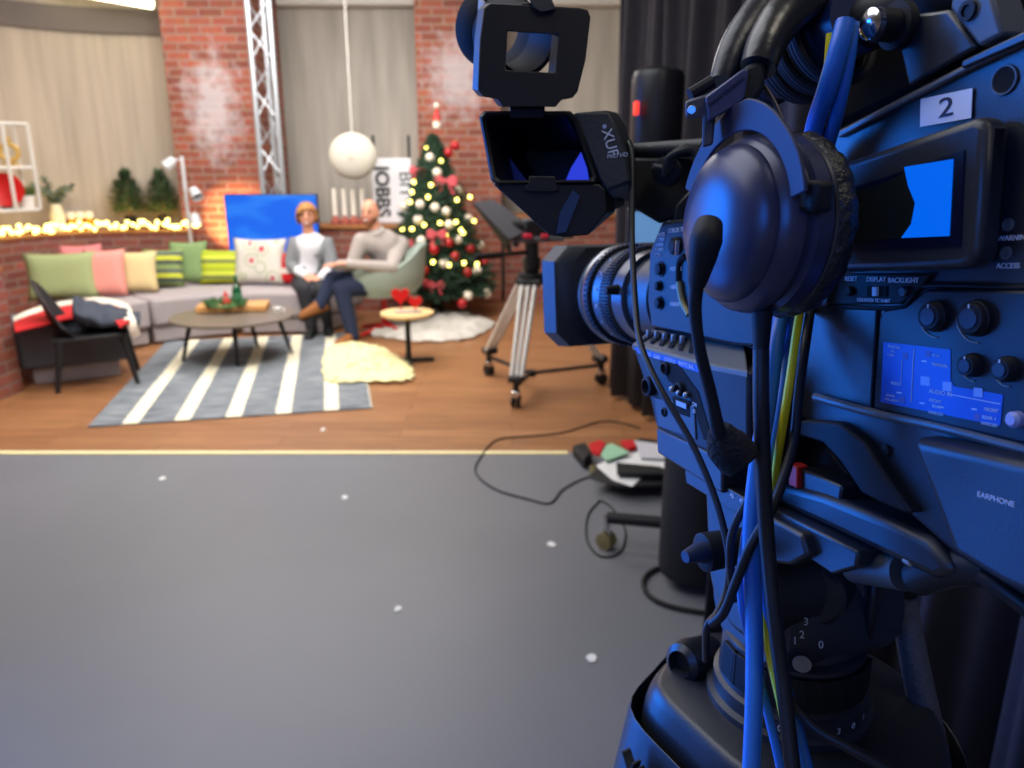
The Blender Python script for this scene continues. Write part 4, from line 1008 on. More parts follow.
# second studio camera on a pedestal
pc = V3((.675, 2.57, 0))
t = thing('camera_pedestal', 'black column pedestal with a castered leg standing in front of the curtain', 'pedestal', pc)
velvet = mat('black_cover', (26, 28, 38), .8, var=.1)
MB().lathe(pc+V3((0, 0, .05)), (0, 0, 1), [(0, .125), (.02, .13), (.85, .125), (.9, .09), (1.1, .06)], 40).build('column', velvet, t)
for f in (G(606, 548), pc+V3((.36, -.2, 0)), pc+V3((.25, .42, 0))):
    pe = V3((pc.x, f.y-.06, 0)) if f.x < pc.x else pc
    d = V3((f.x-pc.x, f.y-pc.y, 0)).normalized(); sd = V3((-d.y, d.x, 0))
    MB().tube([pe+V3((0, 0, .135)), V3((f.x, f.y, .135))], .024, 12).build('leg', blackm, t)
    MB().tube([V3((f.x, f.y, .14)), V3((f.x, f.y, .08))], .016, 10).build('caster_stem', chrome, t)
    for k in (-1, 1): MB().lathe(V3((f.x, f.y, .036))+sd*(k*.018-.009), sd, [(0, .022), (.003, .036), (.015, .036), (.018, .022)], 20).build('caster_wheel', mat('brass_wheel', (150, 140, 100), .35, metal=.5), t)
    MB().box((f.x, f.y, .06), (.04, .012, .06), math.atan2(d.y, d.x)).build('caster_fork', chrome, t, bevel=.004)
t = thing('studio_camera', 'black studio camera with a red tally light, standing behind the viewfinder arm', 'camera', pc+V3((-.03, 0, 1.15)))
MB().box(pc+V3((-.05, .05, 1.40)), (.30, .4, .28)).build('body', velvet, t, bevel=.02)
MB().box(pc+V3((0, 0, 1.2)), (.16, .2, .12)).build('mount', blackm, t, bevel=.01)
a, b_ = A(633, 70, 2.55), A(681, 143, 2.55)
cx_ = (a.x+b_.x)/2
MB().lathe((cx_, 2.55, b_.z-.03), (0, 0, 1), [(0, .07), (.03, .082), (.22, .082), (.24, .075), (.25, .05)], 32).build('viewfinder', mat('satin_black', (40, 41, 47), .35), t)
MB().tube([(cx_, 2.55, 1.5), (cx_, 2.55, b_.z)], .03, 16).build('viewfinder_post', blackm, t)
q = A(638.5, 108, 2.47); MB().box(q+V3((-.005, .012, 0)), (.014, .03, .04)).build('tally_light', mat('tally_red', (255, 80, 60), emit=1.2, ecol=(255, 60, 45)), t, bevel=.004)
a, b_ = A(634, 212, 2.22), A(668, 262, 2.22)
MB().box(((a.x+b_.x)/2, 2.25, (a.z+b_.z)/2), (b_.x-a.x+.03, .03, a.z-b_.z+.02)).build('monitor', black, t, bevel=.004)
MB().box(((a.x+b_.x)/2, 2.233, (a.z+b_.z)/2), (b_.x-a.x, .004, a.z-b_.z)).build('monitor_screen', mat('monitor_picture', (96, 140, 190), emit=.55, ecol=(110, 160, 215), var=.2), t)

# ---- on the floor
def ring_cable(pts, r, label, m=rubber, closed=False, k=8, z=None):
    P = [G(x, y, r+.001) for x, y in pts]
    return solo(MB().tube(P, r, 8, smooth=k), 'floor_cable', m, label, 'cable')
ring_cable(((640, 428), (605, 421), (565, 432), (530, 436), (497, 440), (480, 458), (476, 473), (495, 489), (528, 499), (550, 503), (562, 490), (580, 480), (600, 474)), .0045, 'thin black cable looping across the boundary of wood and grey floor')
ring_cable(((600, 500), (588, 515), (587, 540), (600, 556), (620, 552), (625, 530), (612, 508), (600, 500)), .004, 'thin black cable coiled round the caster of the pedestal')
ring_cable(((700, 570), (664, 567), (645, 577), (646, 592), (664, 604), (700, 612), (730, 612)), .009, 'thick black cable ring at the foot of the pedestal column')
ring_cable(((525, 262), (526, 300), (553, 345), (555, 372), (580, 385), (600, 400), (640, 410)), .005, 'black cable trailing on the wood floor under the silver tripod') if False else None
for i, (px, py, lb) in enumerate(((163, 479, 'far left'), (344, 498, 'in the middle of the floor'), (398, 609, 'nearest the bottom centre'), (551, 545, 'left of the caster'), (592, 658, 'left of the big pedestal head'), (323, 430, 'on the wood in front of the rug'))):
    p = G(px, py); pts = [p+V3((math.cos(a)*.017*random.uniform(.6, 1.3), math.sin(a)*.024*random.uniform(.6, 1.2), .001)) for a in [k*math.pi/3 for k in range(6)]]
    solo(MB().prism(pts, (0, 0, .003)), 'paper_scrap', mat('paper_white', (238, 238, 240), .7), 'tiny white paper scrap on the floor, %s' % lb, 'paper scrap', 'paper scraps on the floor')
def flat(pts, z, th, name, m, label, cat, **k):
    return solo(MB().prism([G(x, y, z) for x, y in pts], (0, 0, th)), name, m, label, cat, **k)
mb = MB()
flat([(596, 466), (625, 452), (655, 444), (675, 455), (675, 470), (650, 470), (632, 487), (612, 480)], .075, .003, 'paper_sheet', MATS['paper_white'], 'crumpled white paper sheets lying on the floor by the pedestal', 'paper')
flat([(634, 441), (672, 446), (680, 460), (640, 458)], .09, .003, 'paper_sheet', mat('paper_grey', (205, 204, 214), .7), 'pale grey sheet at the back of the paper heap', 'paper')
flat([(603, 447), (612, 444), (630, 453), (606, 461), (600, 455)], .095, .004, 'paper_sheet', mat('mint_paper', (158, 205, 172), .7), 'mint green sheet between the red cloths', 'paper')
flat([(616, 466), (660, 470), (675, 478), (617, 476)], .09, .02, 'clapper_slate', black, 'flat black case lying on the white papers', 'case', bevel=.004)
for pts, lb in ((((589, 447), (600, 443), (606, 447), (600, 458), (592, 455)), 'left'), (((620, 444), (633, 443), (637, 450), (628, 452)), 'right')):
    flat(pts, .085, .022, 'red_cloth', red, 'crumpled red cloth in the paper heap, the %s one' % lb, 'cloth', bevel=.006)
flat([(572, 456), (585, 452), (592, 463), (584, 470)], .0, .06, 'power_strip', black, 'black box at the left end of the paper heap', 'box', bevel=.008)
p = G(593, 478)
t = thing('castered_foot', 'black foot with a brass coloured caster under the paper heap', 'caster', p)
MB().tube([V3((p.x, p.y, .055)), V3((p.x+.35, p.y+.25, .06))], .012, 10).build('leg', blackm, t)
MB().lathe(V3((p.x-.012, p.y, .033)), (1, .2, 0), [(0, .02), (.003, .033), (.02, .033), (.023, .02)], 20).build('caster_wheel', MATS['brass_wheel'], t)
flat([(588, 478), (640, 440), (690, 447), (690, 486), (620, 488)], .062, .012, 'base_tray', blackm, 'low black tray carrying the paper heap', 'tray', bevel=.003)
# ================================================================ THE BIG CAMERA (foreground)
shell = mat('camera_shell', (25, 30, 38), .42, spec=1.0, bump=.06, bscale=900, metal=.15)
shell2 = mat('camera_shell_dark', (50, 52, 58), .38, spec=.6)
matte = mat('camera_matte', (22, 23, 26), .6, spec=.35)
silver = mat('satin_silver', (170, 172, 176), .28, metal=.8)
print_w = mat('white_print', (215, 220, 230), .5)
ex = lambda th: -LF*th
def pp(pts, l, th): return MB().prism([PL(x, y, l) for x, y in pts], ex(th))
def depth(p): r = V3(p)-EYE; return r.y*math.cos(PITCH)-r.z*math.sin(PITCH)
cb = PL(860, 330, -.075)
cam = thing('camcorder', 'large black broadcast camcorder in the right foreground, its side lit blue', 'video camera', cb)
B = lambda mb, n, m, **k: mb.build(n, m, cam, **k)
B(pp([(690, 222), (770, 166), (838, 128), (962, 63), (1040, 25), (1120, -12), (1120, 640), (1024, 598), (950, 553), (906, 513), (882, 478), (862, 450), (838, 434), (800, 420), (745, 398), (735, 350), (690, 345)], 0, .15), 'body', shell, bevel=.004, seg=3)
B(pp([(800, 420), (838, 423), (864, 442), (884, 474), (912, 513), (905, 514), (880, 503), (861, 493), (840, 462), (822, 443), (797, 435)], .008, .02), 'shoulder_arch', matte, bevel=.002)
B(pp([(961, 61), (1060, 14), (1060, 26), (961, 69)], .006, .01), 'top_ridge', shell, bevel=.001)
B(pp([(838, 131), (961, 67), (1060, 22), (1060, 27), (961, 73), (838, 138)], .004, .01), 'top_ridge', mat('grey_edge', (92, 92, 94), .4), bevel=.001)
# LCD
lcd = B(pp([(826, 168), (974, 117), (984, 119), (987, 128), (977, 256), (971, 264), (961, 269), (826, 273)], .018, .016), 'lcd_bezel', mat('lcd_bezel', (52, 53, 56), .36, metal=.2), bevel=.006, seg=4)
def CL(pts, l, th, n, m, **k): return MB().prism([PL(x, y, l) for x, y in pts], ex(th)).build(n, m, lcd, **k)
CL([(846, 190), (964, 150), (960, 246), (846, 252)], .0190, .001, 'lcd_window', mat('lcd_window', (6, 12, 40), .3, spec=.6))
CL([(846, 195), (896, 178), (904, 172), (908, 186), (915, 203), (911, 224), (901, 238), (846, 243)], .0195, .0004, 'lcd_reflection_dark', mat('lcd_dark', (22, 28, 27), .6, spec=.1))  # dark reflection of the headphones, painted as a flat patch on the glass
CL([(904, 167), (953, 159), (949, 236), (901, 238), (911, 224), (915, 203), (908, 186)], .0196, .0004, 'lcd_reflection', mat('lcd_blue', (0, 10, 40), .6, spec=.1, emit=.85, ecol=(0, 108, 255)))  # blue reflection on the glass, put in as a glowing patch
# paper label 2
RT = -FW
lab = B(MB().prism([PL(921, 99, .001), PL(973, 88, .001), PL(971.5, 118, .001), PL(920.5, 127, .001)], LF*.0004), 'paper_label', mat('label_paper', (238, 240, 250), .6), label='white paper label with the number 2')
text('2', .014, PL(946, 108, .0016), RT-UP*-.0, UP, mat('label_ink', (40, 44, 70), .6), lab, align='CENTER', scx=1.5)
# round opening
B(MB().lathe(PL(1004, 80, .0002), LF, [(0, .0062), (.0006, .0062)], 28), 'mic_opening', mat('void_black', (3, 3, 4), .9)); B(MB().torus(PL(1004, 80, .0008), LF, .0066, .0006, 32, 6), 'opening_rim', MATS['grey_edge'])
# switch strip under the LCD
B(pp([(826, 273), (930, 274), (918, 290), (900, 304), (826, 305)], .004, .004), 'switch_strip', matte, bevel=.001)
for s_, x, y in (('RESET', 851, 279), ('DISPLAY', 876, 279.5), ('BACKLIGHT', 903, 280.5), ('COUNTER TC U-BIT', 873, 300.5)):
    text(s_, .0042 if y < 290 else .003, PL(x, y, .0045), RT, UP, print_w, cam, align='CENTER')
for x, y, rr, m in ((851, 291, .003, matte), (906, 291.5, .003, shell)): B(MB().lathe(PL(x, y, .004), LF, [(0, rr), (.0025, rr), (.003, rr*.8)], 18), 'button', m, bevel=.0003)
B(pp([(867, 286), (887, 286), (887, 297), (867, 297)], .0046, .0006), 'slide_switch_slot', MATS['void_black']); B(pp([(872, 287), (876, 287), (876, 296), (872, 296)], .0065, .002), 'slide_switch', print_w)
# lower control plate
plate = B(pp([(879, 318), (884, 310), (906, 306), (926, 289), (1120, 292), (1120, 470), (1024, 444), (873, 408)], .006, .006), 'control_plate', mat('control_plate', (22, 26, 36), .42), bevel=.0015)
B(MB().tube([PL(x, y, .002) for x, y in ((826, 306), (895, 308), (912, 297), (925, 286), (1000, 287), (1100, 289))], .0014, 8, smooth=6), 'seam', matte)
B(MB().tube([PL(877, 310, .001), PL(871, 408, .001)], .001, 8), 'seam', matte)
B(MB().tube([PL(x, y, .004) for x, y in ((815, 397), (870, 412), (940, 427), (1020, 448), (1100, 466))], .0028, 10, smooth=4), 'lower_ridge', MATS['grey_edge'])
stk = MB().prism([PL(x, y, .0064) for x, y in ((883.5, 342), (950.5, 349.5), (950.5, 380), (954, 386.5), (1003, 394.7), (1000, 426), (880.5, 402))], ex(.0003)).build('legend_plate', mat('legend_blue', (34, 92, 200), .4), plate)
def ptxt(s_, x, y, size, X=None, m=print_w, par=None, l=.0068, al='LEFT'): return text(s_, size, PL(x, y, l), X or (PL(x+10, y+1.7, l)-PL(x, y, l)), UP, m, par or stk, align=al, ext=.0001)
for s_, x, y, z in (('SHUTTER', 888, 346, .0022), ('SEL', 891, 351, .002), ('+ ON -', 887, 354.5, .002), ('PRESET', 891, 383, .0026), ('POWER', 886, 395, .002), ('FULL AUTO', 885, 399, .002), ('ATW', 932, 355, .0022), ('MANUAL', 932, 364, .0026),
                    ('AUDIO IN', 929, 391, .0034), ('FRONT', 929, 400, .0026), ('REAR', 932, 406, .0026), ('WIRELESS', 928, 412, .0024), ('FRONT', 984, 409, .0026), ('REAR 1', 982, 417, .0026), ('WIRELESS', 981, 423, .0022)): ptxt(s_, x, y, z)
for x, y in ((924, 361), (922, 403), (941, 407), (974, 409), (899, 392.5)): MB().prism([PL(x-2.5, y-.8, .0066), PL(x+2.5, y-.2, .0066), PL(x+2.5, y+1.2, .0066), PL(x-2.5, y+.7, .0066)], ex(.0002)).build('switch_mark', print_w, stk)
MB().tube([PL(914, 349, .0066), PL(911, 402, .0066)], .00025, 4).build('divider_line', print_w, stk); MB().tube([PL(902, 360, .0066), PL(901, 382, .0066)], .00018, 4).build('divider_line', print_w, stk)
MB().tube([PL(948, 394, .0066), PL(1000, 404, .0066)], .00025, 4).build('divider_line', print_w, stk)
for x, y in ((925, 381), (947, 386.5), (978, 392.5)): MB().prism([PL(x-4.5, y-5, .0066), PL(x+4.5, y-4, .0066), PL(x+4.5, y+5, .0066), PL(x-4.5, y+4, .0066)], ex(.0002)).build('print_square', mat('pale_print', (150, 175, 225), .5), stk)
for x, y in ((905, 356), (902, 400), (928, 354), (977, 417)): MB().prism([PL(x-2.5, y-3.5, .0066), PL(x+2.5, y-3, .0066), PL(x+2.5, y+3.5, .0066), PL(x-2.5, y+3, .0066)], ex(.0002)).build('print_square', mat('mauve_print', (100, 100, 170), .5), stk)
for i, (x, y, r) in enumerate(((937, 316, .0080), (978, 318, .0088), (974, 365, .0058), (1009, 369, .0060))):
    kb = MB().lathe(PL(x, y, .006), LF, [(0, r*1.1), (.003, r*1.05), (.0035, r*.98), (.0055, r*.92), (.0062, r*.84)], 32).build('audio_dial' if i < 2 else 'level_dial', matte, plate)
    MB().lathe(PL(x, y, .006)+LF*.0062, LF, [(0, r*.62), (.0008, r*.58)], 28).build('dial_cap', mat('dial_cap', (30, 40, 66), .45), kb)
    MB().prism([PL(x, y, .006)+LF*.0063+UP*r*.6+FW*-.0004, PL(x, y, .006)+LF*.0063+UP*r*.6+FW*.0004, PL(x, y, .006)+LF*.0063+UP*r*.85+FW*.0004, PL(x, y, .006)+LF*.0063+UP*r*.85-FW*.0004], LF*.0004).build('dial_mark', print_w, kb)
    cc_ = PL(x, y, .0064); MB().tube([cc_+(UP*math.sin(a)+FW*-math.cos(a))*r*1.45 for a in [math.radians(185+i_*10) for i_ in range(10)]], .0005, 6).build('dial_arc', mat('arc_grey', (150, 145, 130), .4), plate)
B(MB().lathe(PL(1019, 419, .006), LF, [(0, .004), (.004, .004), (.006, .0025)], 20), 'white_button', mat('lavender_cap', (170, 175, 215), .4))
for s_, x, y in (('WARNING', 1009, 225), ('ACCESS', 1007, 253)):
    B(MB().lathe(PL(x, y, 0), LF, [(0, .0032), (.0012, .0032), (.0014, .0022), (.0004, .0018)], 20), 'indicator_lamp', MATS['grey_edge']); text(s_, .0037, PL(x+(5 if s_ == 'WARNING' else 1), y+13, .0004), RT, UP, print_w, cam, align='CENTER')
# earphone housing
ep = B(pp([(908, 437), (1120, 483), (1120, 660), (1040, 604), (1004, 588), (952, 556)], .022, .022), 'rear_housing', shell, bevel=.006, seg=4)
ptxt('EARPHONE', 977, 494, .0040, PL(1014, 504.5, .0224)-PL(978, 494, .0224), print_w, ep, .0224)
B(MB().lathe(PL(887, 450, .0), LF, [(0, .0035), (.002, .0035), (.0025, .002)], 18), 'screw', matte)
# front control column
fc = B(pp([(661, 222), (690, 218), (760, 214), (760, 348), (735, 346), (651, 328), (647, 300), (649, 252)], .012, .10), 'front_panel', mat('front_panel', (21, 24, 32), .48), bevel=.003)
FB = lambda mb, n, m, **k: mb.build(n, m, fc, **k)
for x, y, r in ((661, 269, .0072), (659.5, 286, .0052), (660, 303, .0066)):
    FB(MB().lathe(PL(x, y, .0122), LF, [(0, r), (.0008, r), (.0009, r*.75), (.004, r*.7), (.0045, r*.5)], 22), 'assign_button', matte)
FB(MB().lathe(PL(677, 246, .0122), LF, [(0, .008), (.004, .0075), (.006, .005)], 22), 'knob', matte); FB(MB().box(PL(677, 248, .019), (.003, .003, .012)), 'knob_pointer', silver)
for s_, x, y, z in (('COLOR TEMP', 678, 230, .0055), ('ASSIGN 3', 670, 269, .005), ('ASSIGN 2', 670, 287, .005), ('ASSIGN 1', 670, 304, .005), ('FILTER', 658, 235, .0045), ('1 3200K', 657, 240, .0042), ('2 5600K', 656, 245, .0042), ('3 1/8ND', 655.5, 250, .0042), ('4 1/64', 655, 255, .0042)):
    text(s_, z, PL(x, y, .0126), RT, UP, print_w, fc, align='CENTER' if y in (230,) else 'LEFT')
FB(MB().tube([PL(x, y, .0125) for x, y in ((686, 256), (680, 262), (679, 280), (682, 300), (688, 314))], .003, 8, smooth=5), 'filter_wheel_slot', MATS['void_black'])
FB(MB().tube([PL(x, y, .014) for x, y in ((679, 282), (682, 301), (689, 315))], .0028, 8, smooth=5), 'filter_wheel_edge', mat('brassy', (150, 135, 90), .5, metal=.3))
# connector box
cbx = B(pp([(632, 345), (700, 364), (748, 373), (748, 466), (718, 458), (656, 428), (650, 400), (640, 370)], .034, .11), 'connector_box', mat('box_grey', (22, 23, 27), .55), bevel=.003)
XB = lambda mb, n, m, **k: mb.build(n, m, cbx, **k)
topq = [PL(632, 344, .034), PL(700, 362.5, .034), PL(748, 371, .034), PL(745, 345, 0), PL(695, 334, 0), PL(651, 329, 0)]
XB(MB().prism(topq, -UP*.006), 'switch_shelf', mat('shelf_grey', (104, 104, 98), .45), bevel=.0015)
def shelf(s, f): return (topq[0]*(1-s)+topq[1]*s)*(1-f)+(topq[5]*(1-s)+topq[4]*s)*f
for k in range(6):
    s = .10+.155*k; a, b_ = shelf(s-.02, .25), shelf(s+.03, .8); w = (shelf(s+.06, .25)-shelf(s-.02, .25))
    XB(MB().prism([a, a+w*.7, b_+w*.7, b_], UP*.0009), 'switch_slot', MATS['void_black'])
    if k < 5: XB(MB().box((a+b_)/2+w*.35+UP*.0035, (.004, .006, .007)), 'toggle', silver, bevel=.0008)
XB(MB().prism([PL(634, 347, .0345), PL(700, 366, .0345), PL(700, 373, .0345), PL(638, 353, .0345)], ex(.0006)), 'legend_strip', MATS['legend_blue'])
for s_, x in (('MONITOR', 645), ('GAIN', 657), ('OUTPUT', 670), ('WHITE BAL', 686)):
    ptxt(s_, x, 353.5+(x-645)*.29, .0048, PL(660, 356.5, .0352)-PL(650, 353.6, .0352), print_w, cbx, .0352, 'CENTER')
XB(pp([(654, 397), (694, 406), (696, 440), (658, 427)], .0352, .002), 'connector_plate', shell, bevel=.001)
XB(pp([(660, 360), (678, 364), (698, 392), (712, 440), (704, 440), (690, 398), (668, 380)], .0346, .001), 'cable_recess', MATS['void_black'])
for x, y, r, d_ in ((667, 368, .006, .003), (652, 386, .009, .006), (682, 389, .006, .004), (666, 412, .0045, .002)):
    XB(MB().lathe(PL(x, y, .034), LF, [(0, r), (d_, r*.95), (d_+.001, r*.7), (.001, r*.6)], 24), 'socket', matte)
XB(pp([(672, 396), (690, 402), (690, 418), (672, 412)], .0355, .002), 'socket_frame', MATS['void_black'], bevel=.001)
XB(pp([(676, 400), (686, 404), (686, 409), (676, 405)], .0375, .002), 'rocker', silver)
for s_, x, y in (('ON', 692, 404), ('O', 693, 411), ('OFF', 671, 403)): ptxt(s_, x, y, .0045, PL(700, 414, .035)-PL(690, 411, .035), print_w, cbx, .0352)
for x, y in ((672, 389), (679, 393), (686, 395)): XB(MB().sphere(PL(x, y, .037), .0028, 10), 'stud', silver)
# black cavity and battery tray under the arch
B(pp([(745, 398), (800, 432), (825, 446), (842, 466), (862, 496), (905, 516), (940, 560), (880, 530), (800, 500), (747, 462)], -.02, .1), 'underside', matte, bevel=.002)
B(pp([(797, 467), (842, 486), (840, 502), (797, 488)], .0, .05), 'latch_block', shell, bevel=.002); B(pp([(789, 463), (797, 467), (797, 489), (788, 485)], .004, .01), 'red_latch', mat('latch_red', (205, 50, 50), .4), bevel=.001, label='small red latch')
# lens
LC = lambda f: None
c0 = PL(628, 295, -.055); e1 = FW
def onaxis(t): return c0+e1*t
lens = thing('camera_lens', 'ribbed zoom lens with a rectangular lens hood on the front of the camcorder', 'lens', onaxis(-.05))
LB = lambda mb, n, m, **k: mb.build(n, m, lens, **k)
LB(MB().lathe(onaxis(0), e1, [(-.145, .040), (-.14, .048), (-.115, .050), (-.112, .046), (-.09, .046)], 64, ), 'mount_barrel', shell)
LB(MB().lathe(onaxis(0), e1, [(-.09, .047), (-.088, .051), (-.066, .052), (-.064, .047)], 64), 'iris_ring', mat('ring_grey', (84, 88, 98), .3, metal=.4))
LB(MB().lathe(onaxis(0), e1, [(-.064, .048), (-.060, .054), (-.040, .054), (-.038, .050)], 64), 'zoom_ring', shell)
LB(MB().lathe(onaxis(0), e1, [(-.038, .050), (-.036, .053), (-.02, .055), (-.018, .051)], 64), 'scale_ring', MATS['ring_grey'])
mb = MB()
for i in range(90):
    a = 2*math.pi*i/90; d = e1.orthogonal().normalized(); d = Matrix.Rotation(a, 3, e1) @ d; q = onaxis(-.05)+d*.054; sd = e1.cross(d)
    mb.prism([q-e1*.009-sd*.0009, q+e1*.009-sd*.0009, q+e1*.009+sd*.0009, q-e1*.009+sd*.0009], d*.0022)
LB(mb, 'grip_ribs', matte)
LB(MB().lathe(onaxis(0), e1, [(-.018, .053), (-.016, .0585), (-.004, .0585), (.0, .057)], 64), 'focus_ring', matte)
mb = MB()
for i in range(60):
    a = 2*math.pi*i/60; d = Matrix.Rotation(a, 3, e1) @ e1.orthogonal().normalized(); q = onaxis(-.010)+d*.0583; sd = e1.cross(d)
    mb.prism([q-e1*.005-sd*.0016, q+e1*.005-sd*.0016, q+e1*.005+sd*.0016, q-e1*.005+sd*.0016], d*.0016)
LB(mb, 'grip_ribs', MATS['ring_grey'])
LB(MB().lathe(onaxis(0), e1, [(.0, .0575), (.002, .0575), (.0035, .0575)], 64), 'red_index_band', mat('copper_line', (150, 70, 40), .4))
LB(MB().lathe(onaxis(0), e1, [(.0035, .0575), (.006, .0595), (.012, .0595), (.014, .056)], 64), 'front_ring', silver)
LB(MB().lathe(onaxis(0), e1, [(.014, .058), (.03, .058), (.033, .054)], 64), 'front_barrel', shell)
LB(MB().lathe(onaxis(-.078)+LF*.050+UP*.01, LF, [(0, .006), (.014, .004)], 16), 'zoom_pin', matte)
for i, s_ in enumerate(('3', '5', '10', '20', '2.8', '4')):
    a = math.radians(-50+20*i); d = (LF*math.cos(a)+UP*math.sin(a)); text(s_, .006, onaxis(-.028)+d*.0545, -e1, e1.cross(d) if False else UP, print_w, lens, align='CENTER')
# hood
def hoodring(t, hw, hh, ch):
    c = onaxis(t); P = []
    for sx, sy in ((1, 1), (-1, 1), (-1, -1), (1, -1)):
        a = [(sx*(hw), sy*(hh-ch)), (sx*(hw-ch), sy*hh)]
        if sx*sy < 0: a = a[::-1]
        P += [c+LF*x+UP*y for x, y in a]
    return P
hw_, hh_ = .080, .0605
hd = MB().loft([hoodring(.022, .062, .058, .02), hoodring(.030, hw_-.004, hh_-.001, .018), hoodring(.034, hw_, hh_, .018), hoodring(.068, hw_+.003, hh_+.002, .018), hoodring(.068, hw_, hh_-.001, .018), hoodring(.036, hw_-.01, hh_-.004, .018)], (True, False))
LB(hd, 'lens_hood', mat('hood_rubber', (34, 35, 38), .5), angle=30)
LB(MB().lathe(onaxis(.034), e1, [(0, .048), (.004, .046), (.008, .02), (.009, .001)], 48), 'front_glass', mat('lens_glass', (12, 16, 40), .05, coat=1))

# handle, brackets, elastic
bl = mat('handle_blue_black', (50, 58, 82), .4)
h0, h1 = PL(748, 92, -.02), PL(812, 50, -.02); hx = (h1-h0).normalized()
B(MB().lathe(h0, hx, [(0, .016), (.003, .020), (.03, .021), (.032, .0195), (.035, .021), (.038, .0195), (.041, .021), (.12, .021)], 32), 'handle_grip', bl)
B(MB().tube([PL(x, y, -.03) for x, y in ((812, 50), (850, 32), (900, 10), (960, -12), (1040, -30))], [.021, .017, .016, .018], 16, smooth=5), 'top_handle', matte)
mb = MB()
for k in range(9):
    mb.torus(PL(797+k*4.6, 62-k*3.2, -.02+.001*(k % 2)), hx+V3((.04*math.sin(k), .03*math.cos(k*2), .1)), .0285+.0015*(k % 3), .0032, 32, 8)
B(mb, 'elastic_cord', mat('black_elastic', (44, 44, 50), .8))
B(pp([(838, 70), (870, 20), (915, -10), (985, -20), (1000, 30), (962, 62), (900, 96), (838, 126), (826, 128)], -.065, .08), 'handle_mount', mat('rough_black', (14, 14, 16), .8, spec=.2), bevel=.004)
B(pp([(898, 44), (914, 14), (949, 9), (977, 47), (908, 87)], -.004, .02), 'bracket_plate', shell, bevel=.002)
B(pp([(949, 9), (952, -6), (990, -8), (1003, 34), (978, 47)], .004, .02), 'bracket_plate', mat('bracket_grey', (84, 86, 86), .5), bevel=.002)
B(MB().lathe(PL(969, 11, .004), LF, [(0, .005), (.002, .005), (.0021, .003), (.001, .0028)], 20), 'screw', matte)
kn = PL(902, 26, -.004)
B(MB().lathe(kn, LF, [(0, .013), (.006, .013), (.0065, .009), (.018, .009), (.0185, .0075)], 28), 'thumb_screw', matte); B(MB().lathe(kn+LF*.0185, LF, [(0, .0085), (.004, .0085), (.0055, .006)], 24), 'thumb_screw_cap', chrome)

# ---- viewfinder
vf = thing('viewfinder', 'black viewfinder with flipped-up magnifier and open hood, left of the camcorder', 'viewfinder', Q(560, 235, .70))
VB = lambda mb, n, m, **k: mb.build(n, m, vf, **k)
vblack = mat('viewfinder_black', (15, 16, 20), .42); vgrey = mat('viewfinder_grey', (48, 51, 52), .5, bump=.1, bscale=300)
rim = [(484, 111), (570, 111), (577, 117), (598, 178), (596, 183), (497, 184), (491, 180), (479, 116)]
cin = lambda pts, cx, cy, k: [(cx+(x-cx)*k, cy+(y-cy)*k) for x, y in pts]
inn = cin(rim, 539, 150, .90)
bot = [(560, 215), (588, 213), (600, 214), (607, 213), (588, 235), (563, 237), (549, 234), (545, 226)]
# hood: outer skin, open mouth, inner funnel ending at the monitor face
outer = [[Q(x, y, .665) for x, y in rim], [Q(x+3, y+6, .69) for x, y in rim], [Q(x, y, .78) for x, y in [(520, 150), (600, 150), (612, 160), (625, 205), (607, 214), (588, 235), (552, 235), (530, 205)]]]
inner = [[Q(x, y, .665) for x, y in inn], [Q(x, y, .77) for x, y in cin([(520, 148), (586, 148), (590, 152), (598, 186), (594, 196), (560, 200), (545, 196), (522, 160)], 560, 172, .9)]]
mb = MB(); mb.loft([inner[1], inner[0], outer[0], outer[1], outer[2]], (True, True)); VB(mb, 'hood', vblack, bevel=.0008, angle=25)
mb = MB(); R1 = [Q(x, y, .664) for x, y in rim]; R2 = [Q(x, y, .664) for x, y in inn]; R3 = [Q(x, y, .662) for x, y in cin(rim, 539, 150, .96)]
VB(mb.loft([R1, R3, R2], (False, False)), 'hood_rim', vblack)
VB(MB().prism([Q(x, y, .745) for x, y in ((566, 180), (571, 168), (581, 152), (587, 168), (589, 180))], ray(560, 170)*.002), 'screen_picture', mat('vf_screen', (10, 20, 90), emit=.8, ecol=(50, 70, 235), var=.3, scale=60))
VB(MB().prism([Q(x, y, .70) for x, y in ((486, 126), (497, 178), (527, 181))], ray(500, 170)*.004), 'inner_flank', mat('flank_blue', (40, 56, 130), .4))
VB(MB().prism([Q(x, y, .662) for x, y in ((529, 176), (555, 176), (556, 182), (560, 190), (554, 192), (530, 192), (524, 190), (529, 182))], ray(540, 180)*.006), 'catch', vblack, bevel=.001)
VB(MB().loft([[Q(x, y, .664) for x, y in ((493, 184), (599, 184), (605, 190), (607, 212), (588, 235), (563, 237), (549, 235))], [Q(x, y, .75) for x, y in ((515, 184), (605, 184), (615, 190), (615, 212), (592, 232), (570, 234), (556, 232))]]), 'hood_underside', vblack, bevel=.001)
VB(MB().loft([[Q(x, y, .668) for x, y in ((572, 113), (609, 110), (616, 122), (626, 150), (632, 182), (606, 192), (599, 180))], [Q(x, y, .80) for x, y in ((592, 112), (617, 112), (626, 126), (634, 150), (636, 200), (612, 204), (604, 182))]]), 'monitor_case', vgrey, bevel=.003)
ptv = lambda s_, x, y, z: text(s_, z, Q(x, y, .6672), Q(x+3.4, y+12, .6672)-Q(x, y, .6672), Q(x+10, y-2.8, .667)-Q(x, y, .667), print_w, vf, ext=.0001)
ptv('XUF', 606, 129, .013); VB(MB().lathe(Q(604.5, 126.5, .6674), -ray(604, 126), [(0, .0019), (.0004, .0019)], 16), 'logo_dot', print_w)
text('PRO HD', .005, Q(607, 157, .6672), Q(619, 155.5, .6672)-Q(607, 157, .6672), UP, print_w, vf, ext=.0001)
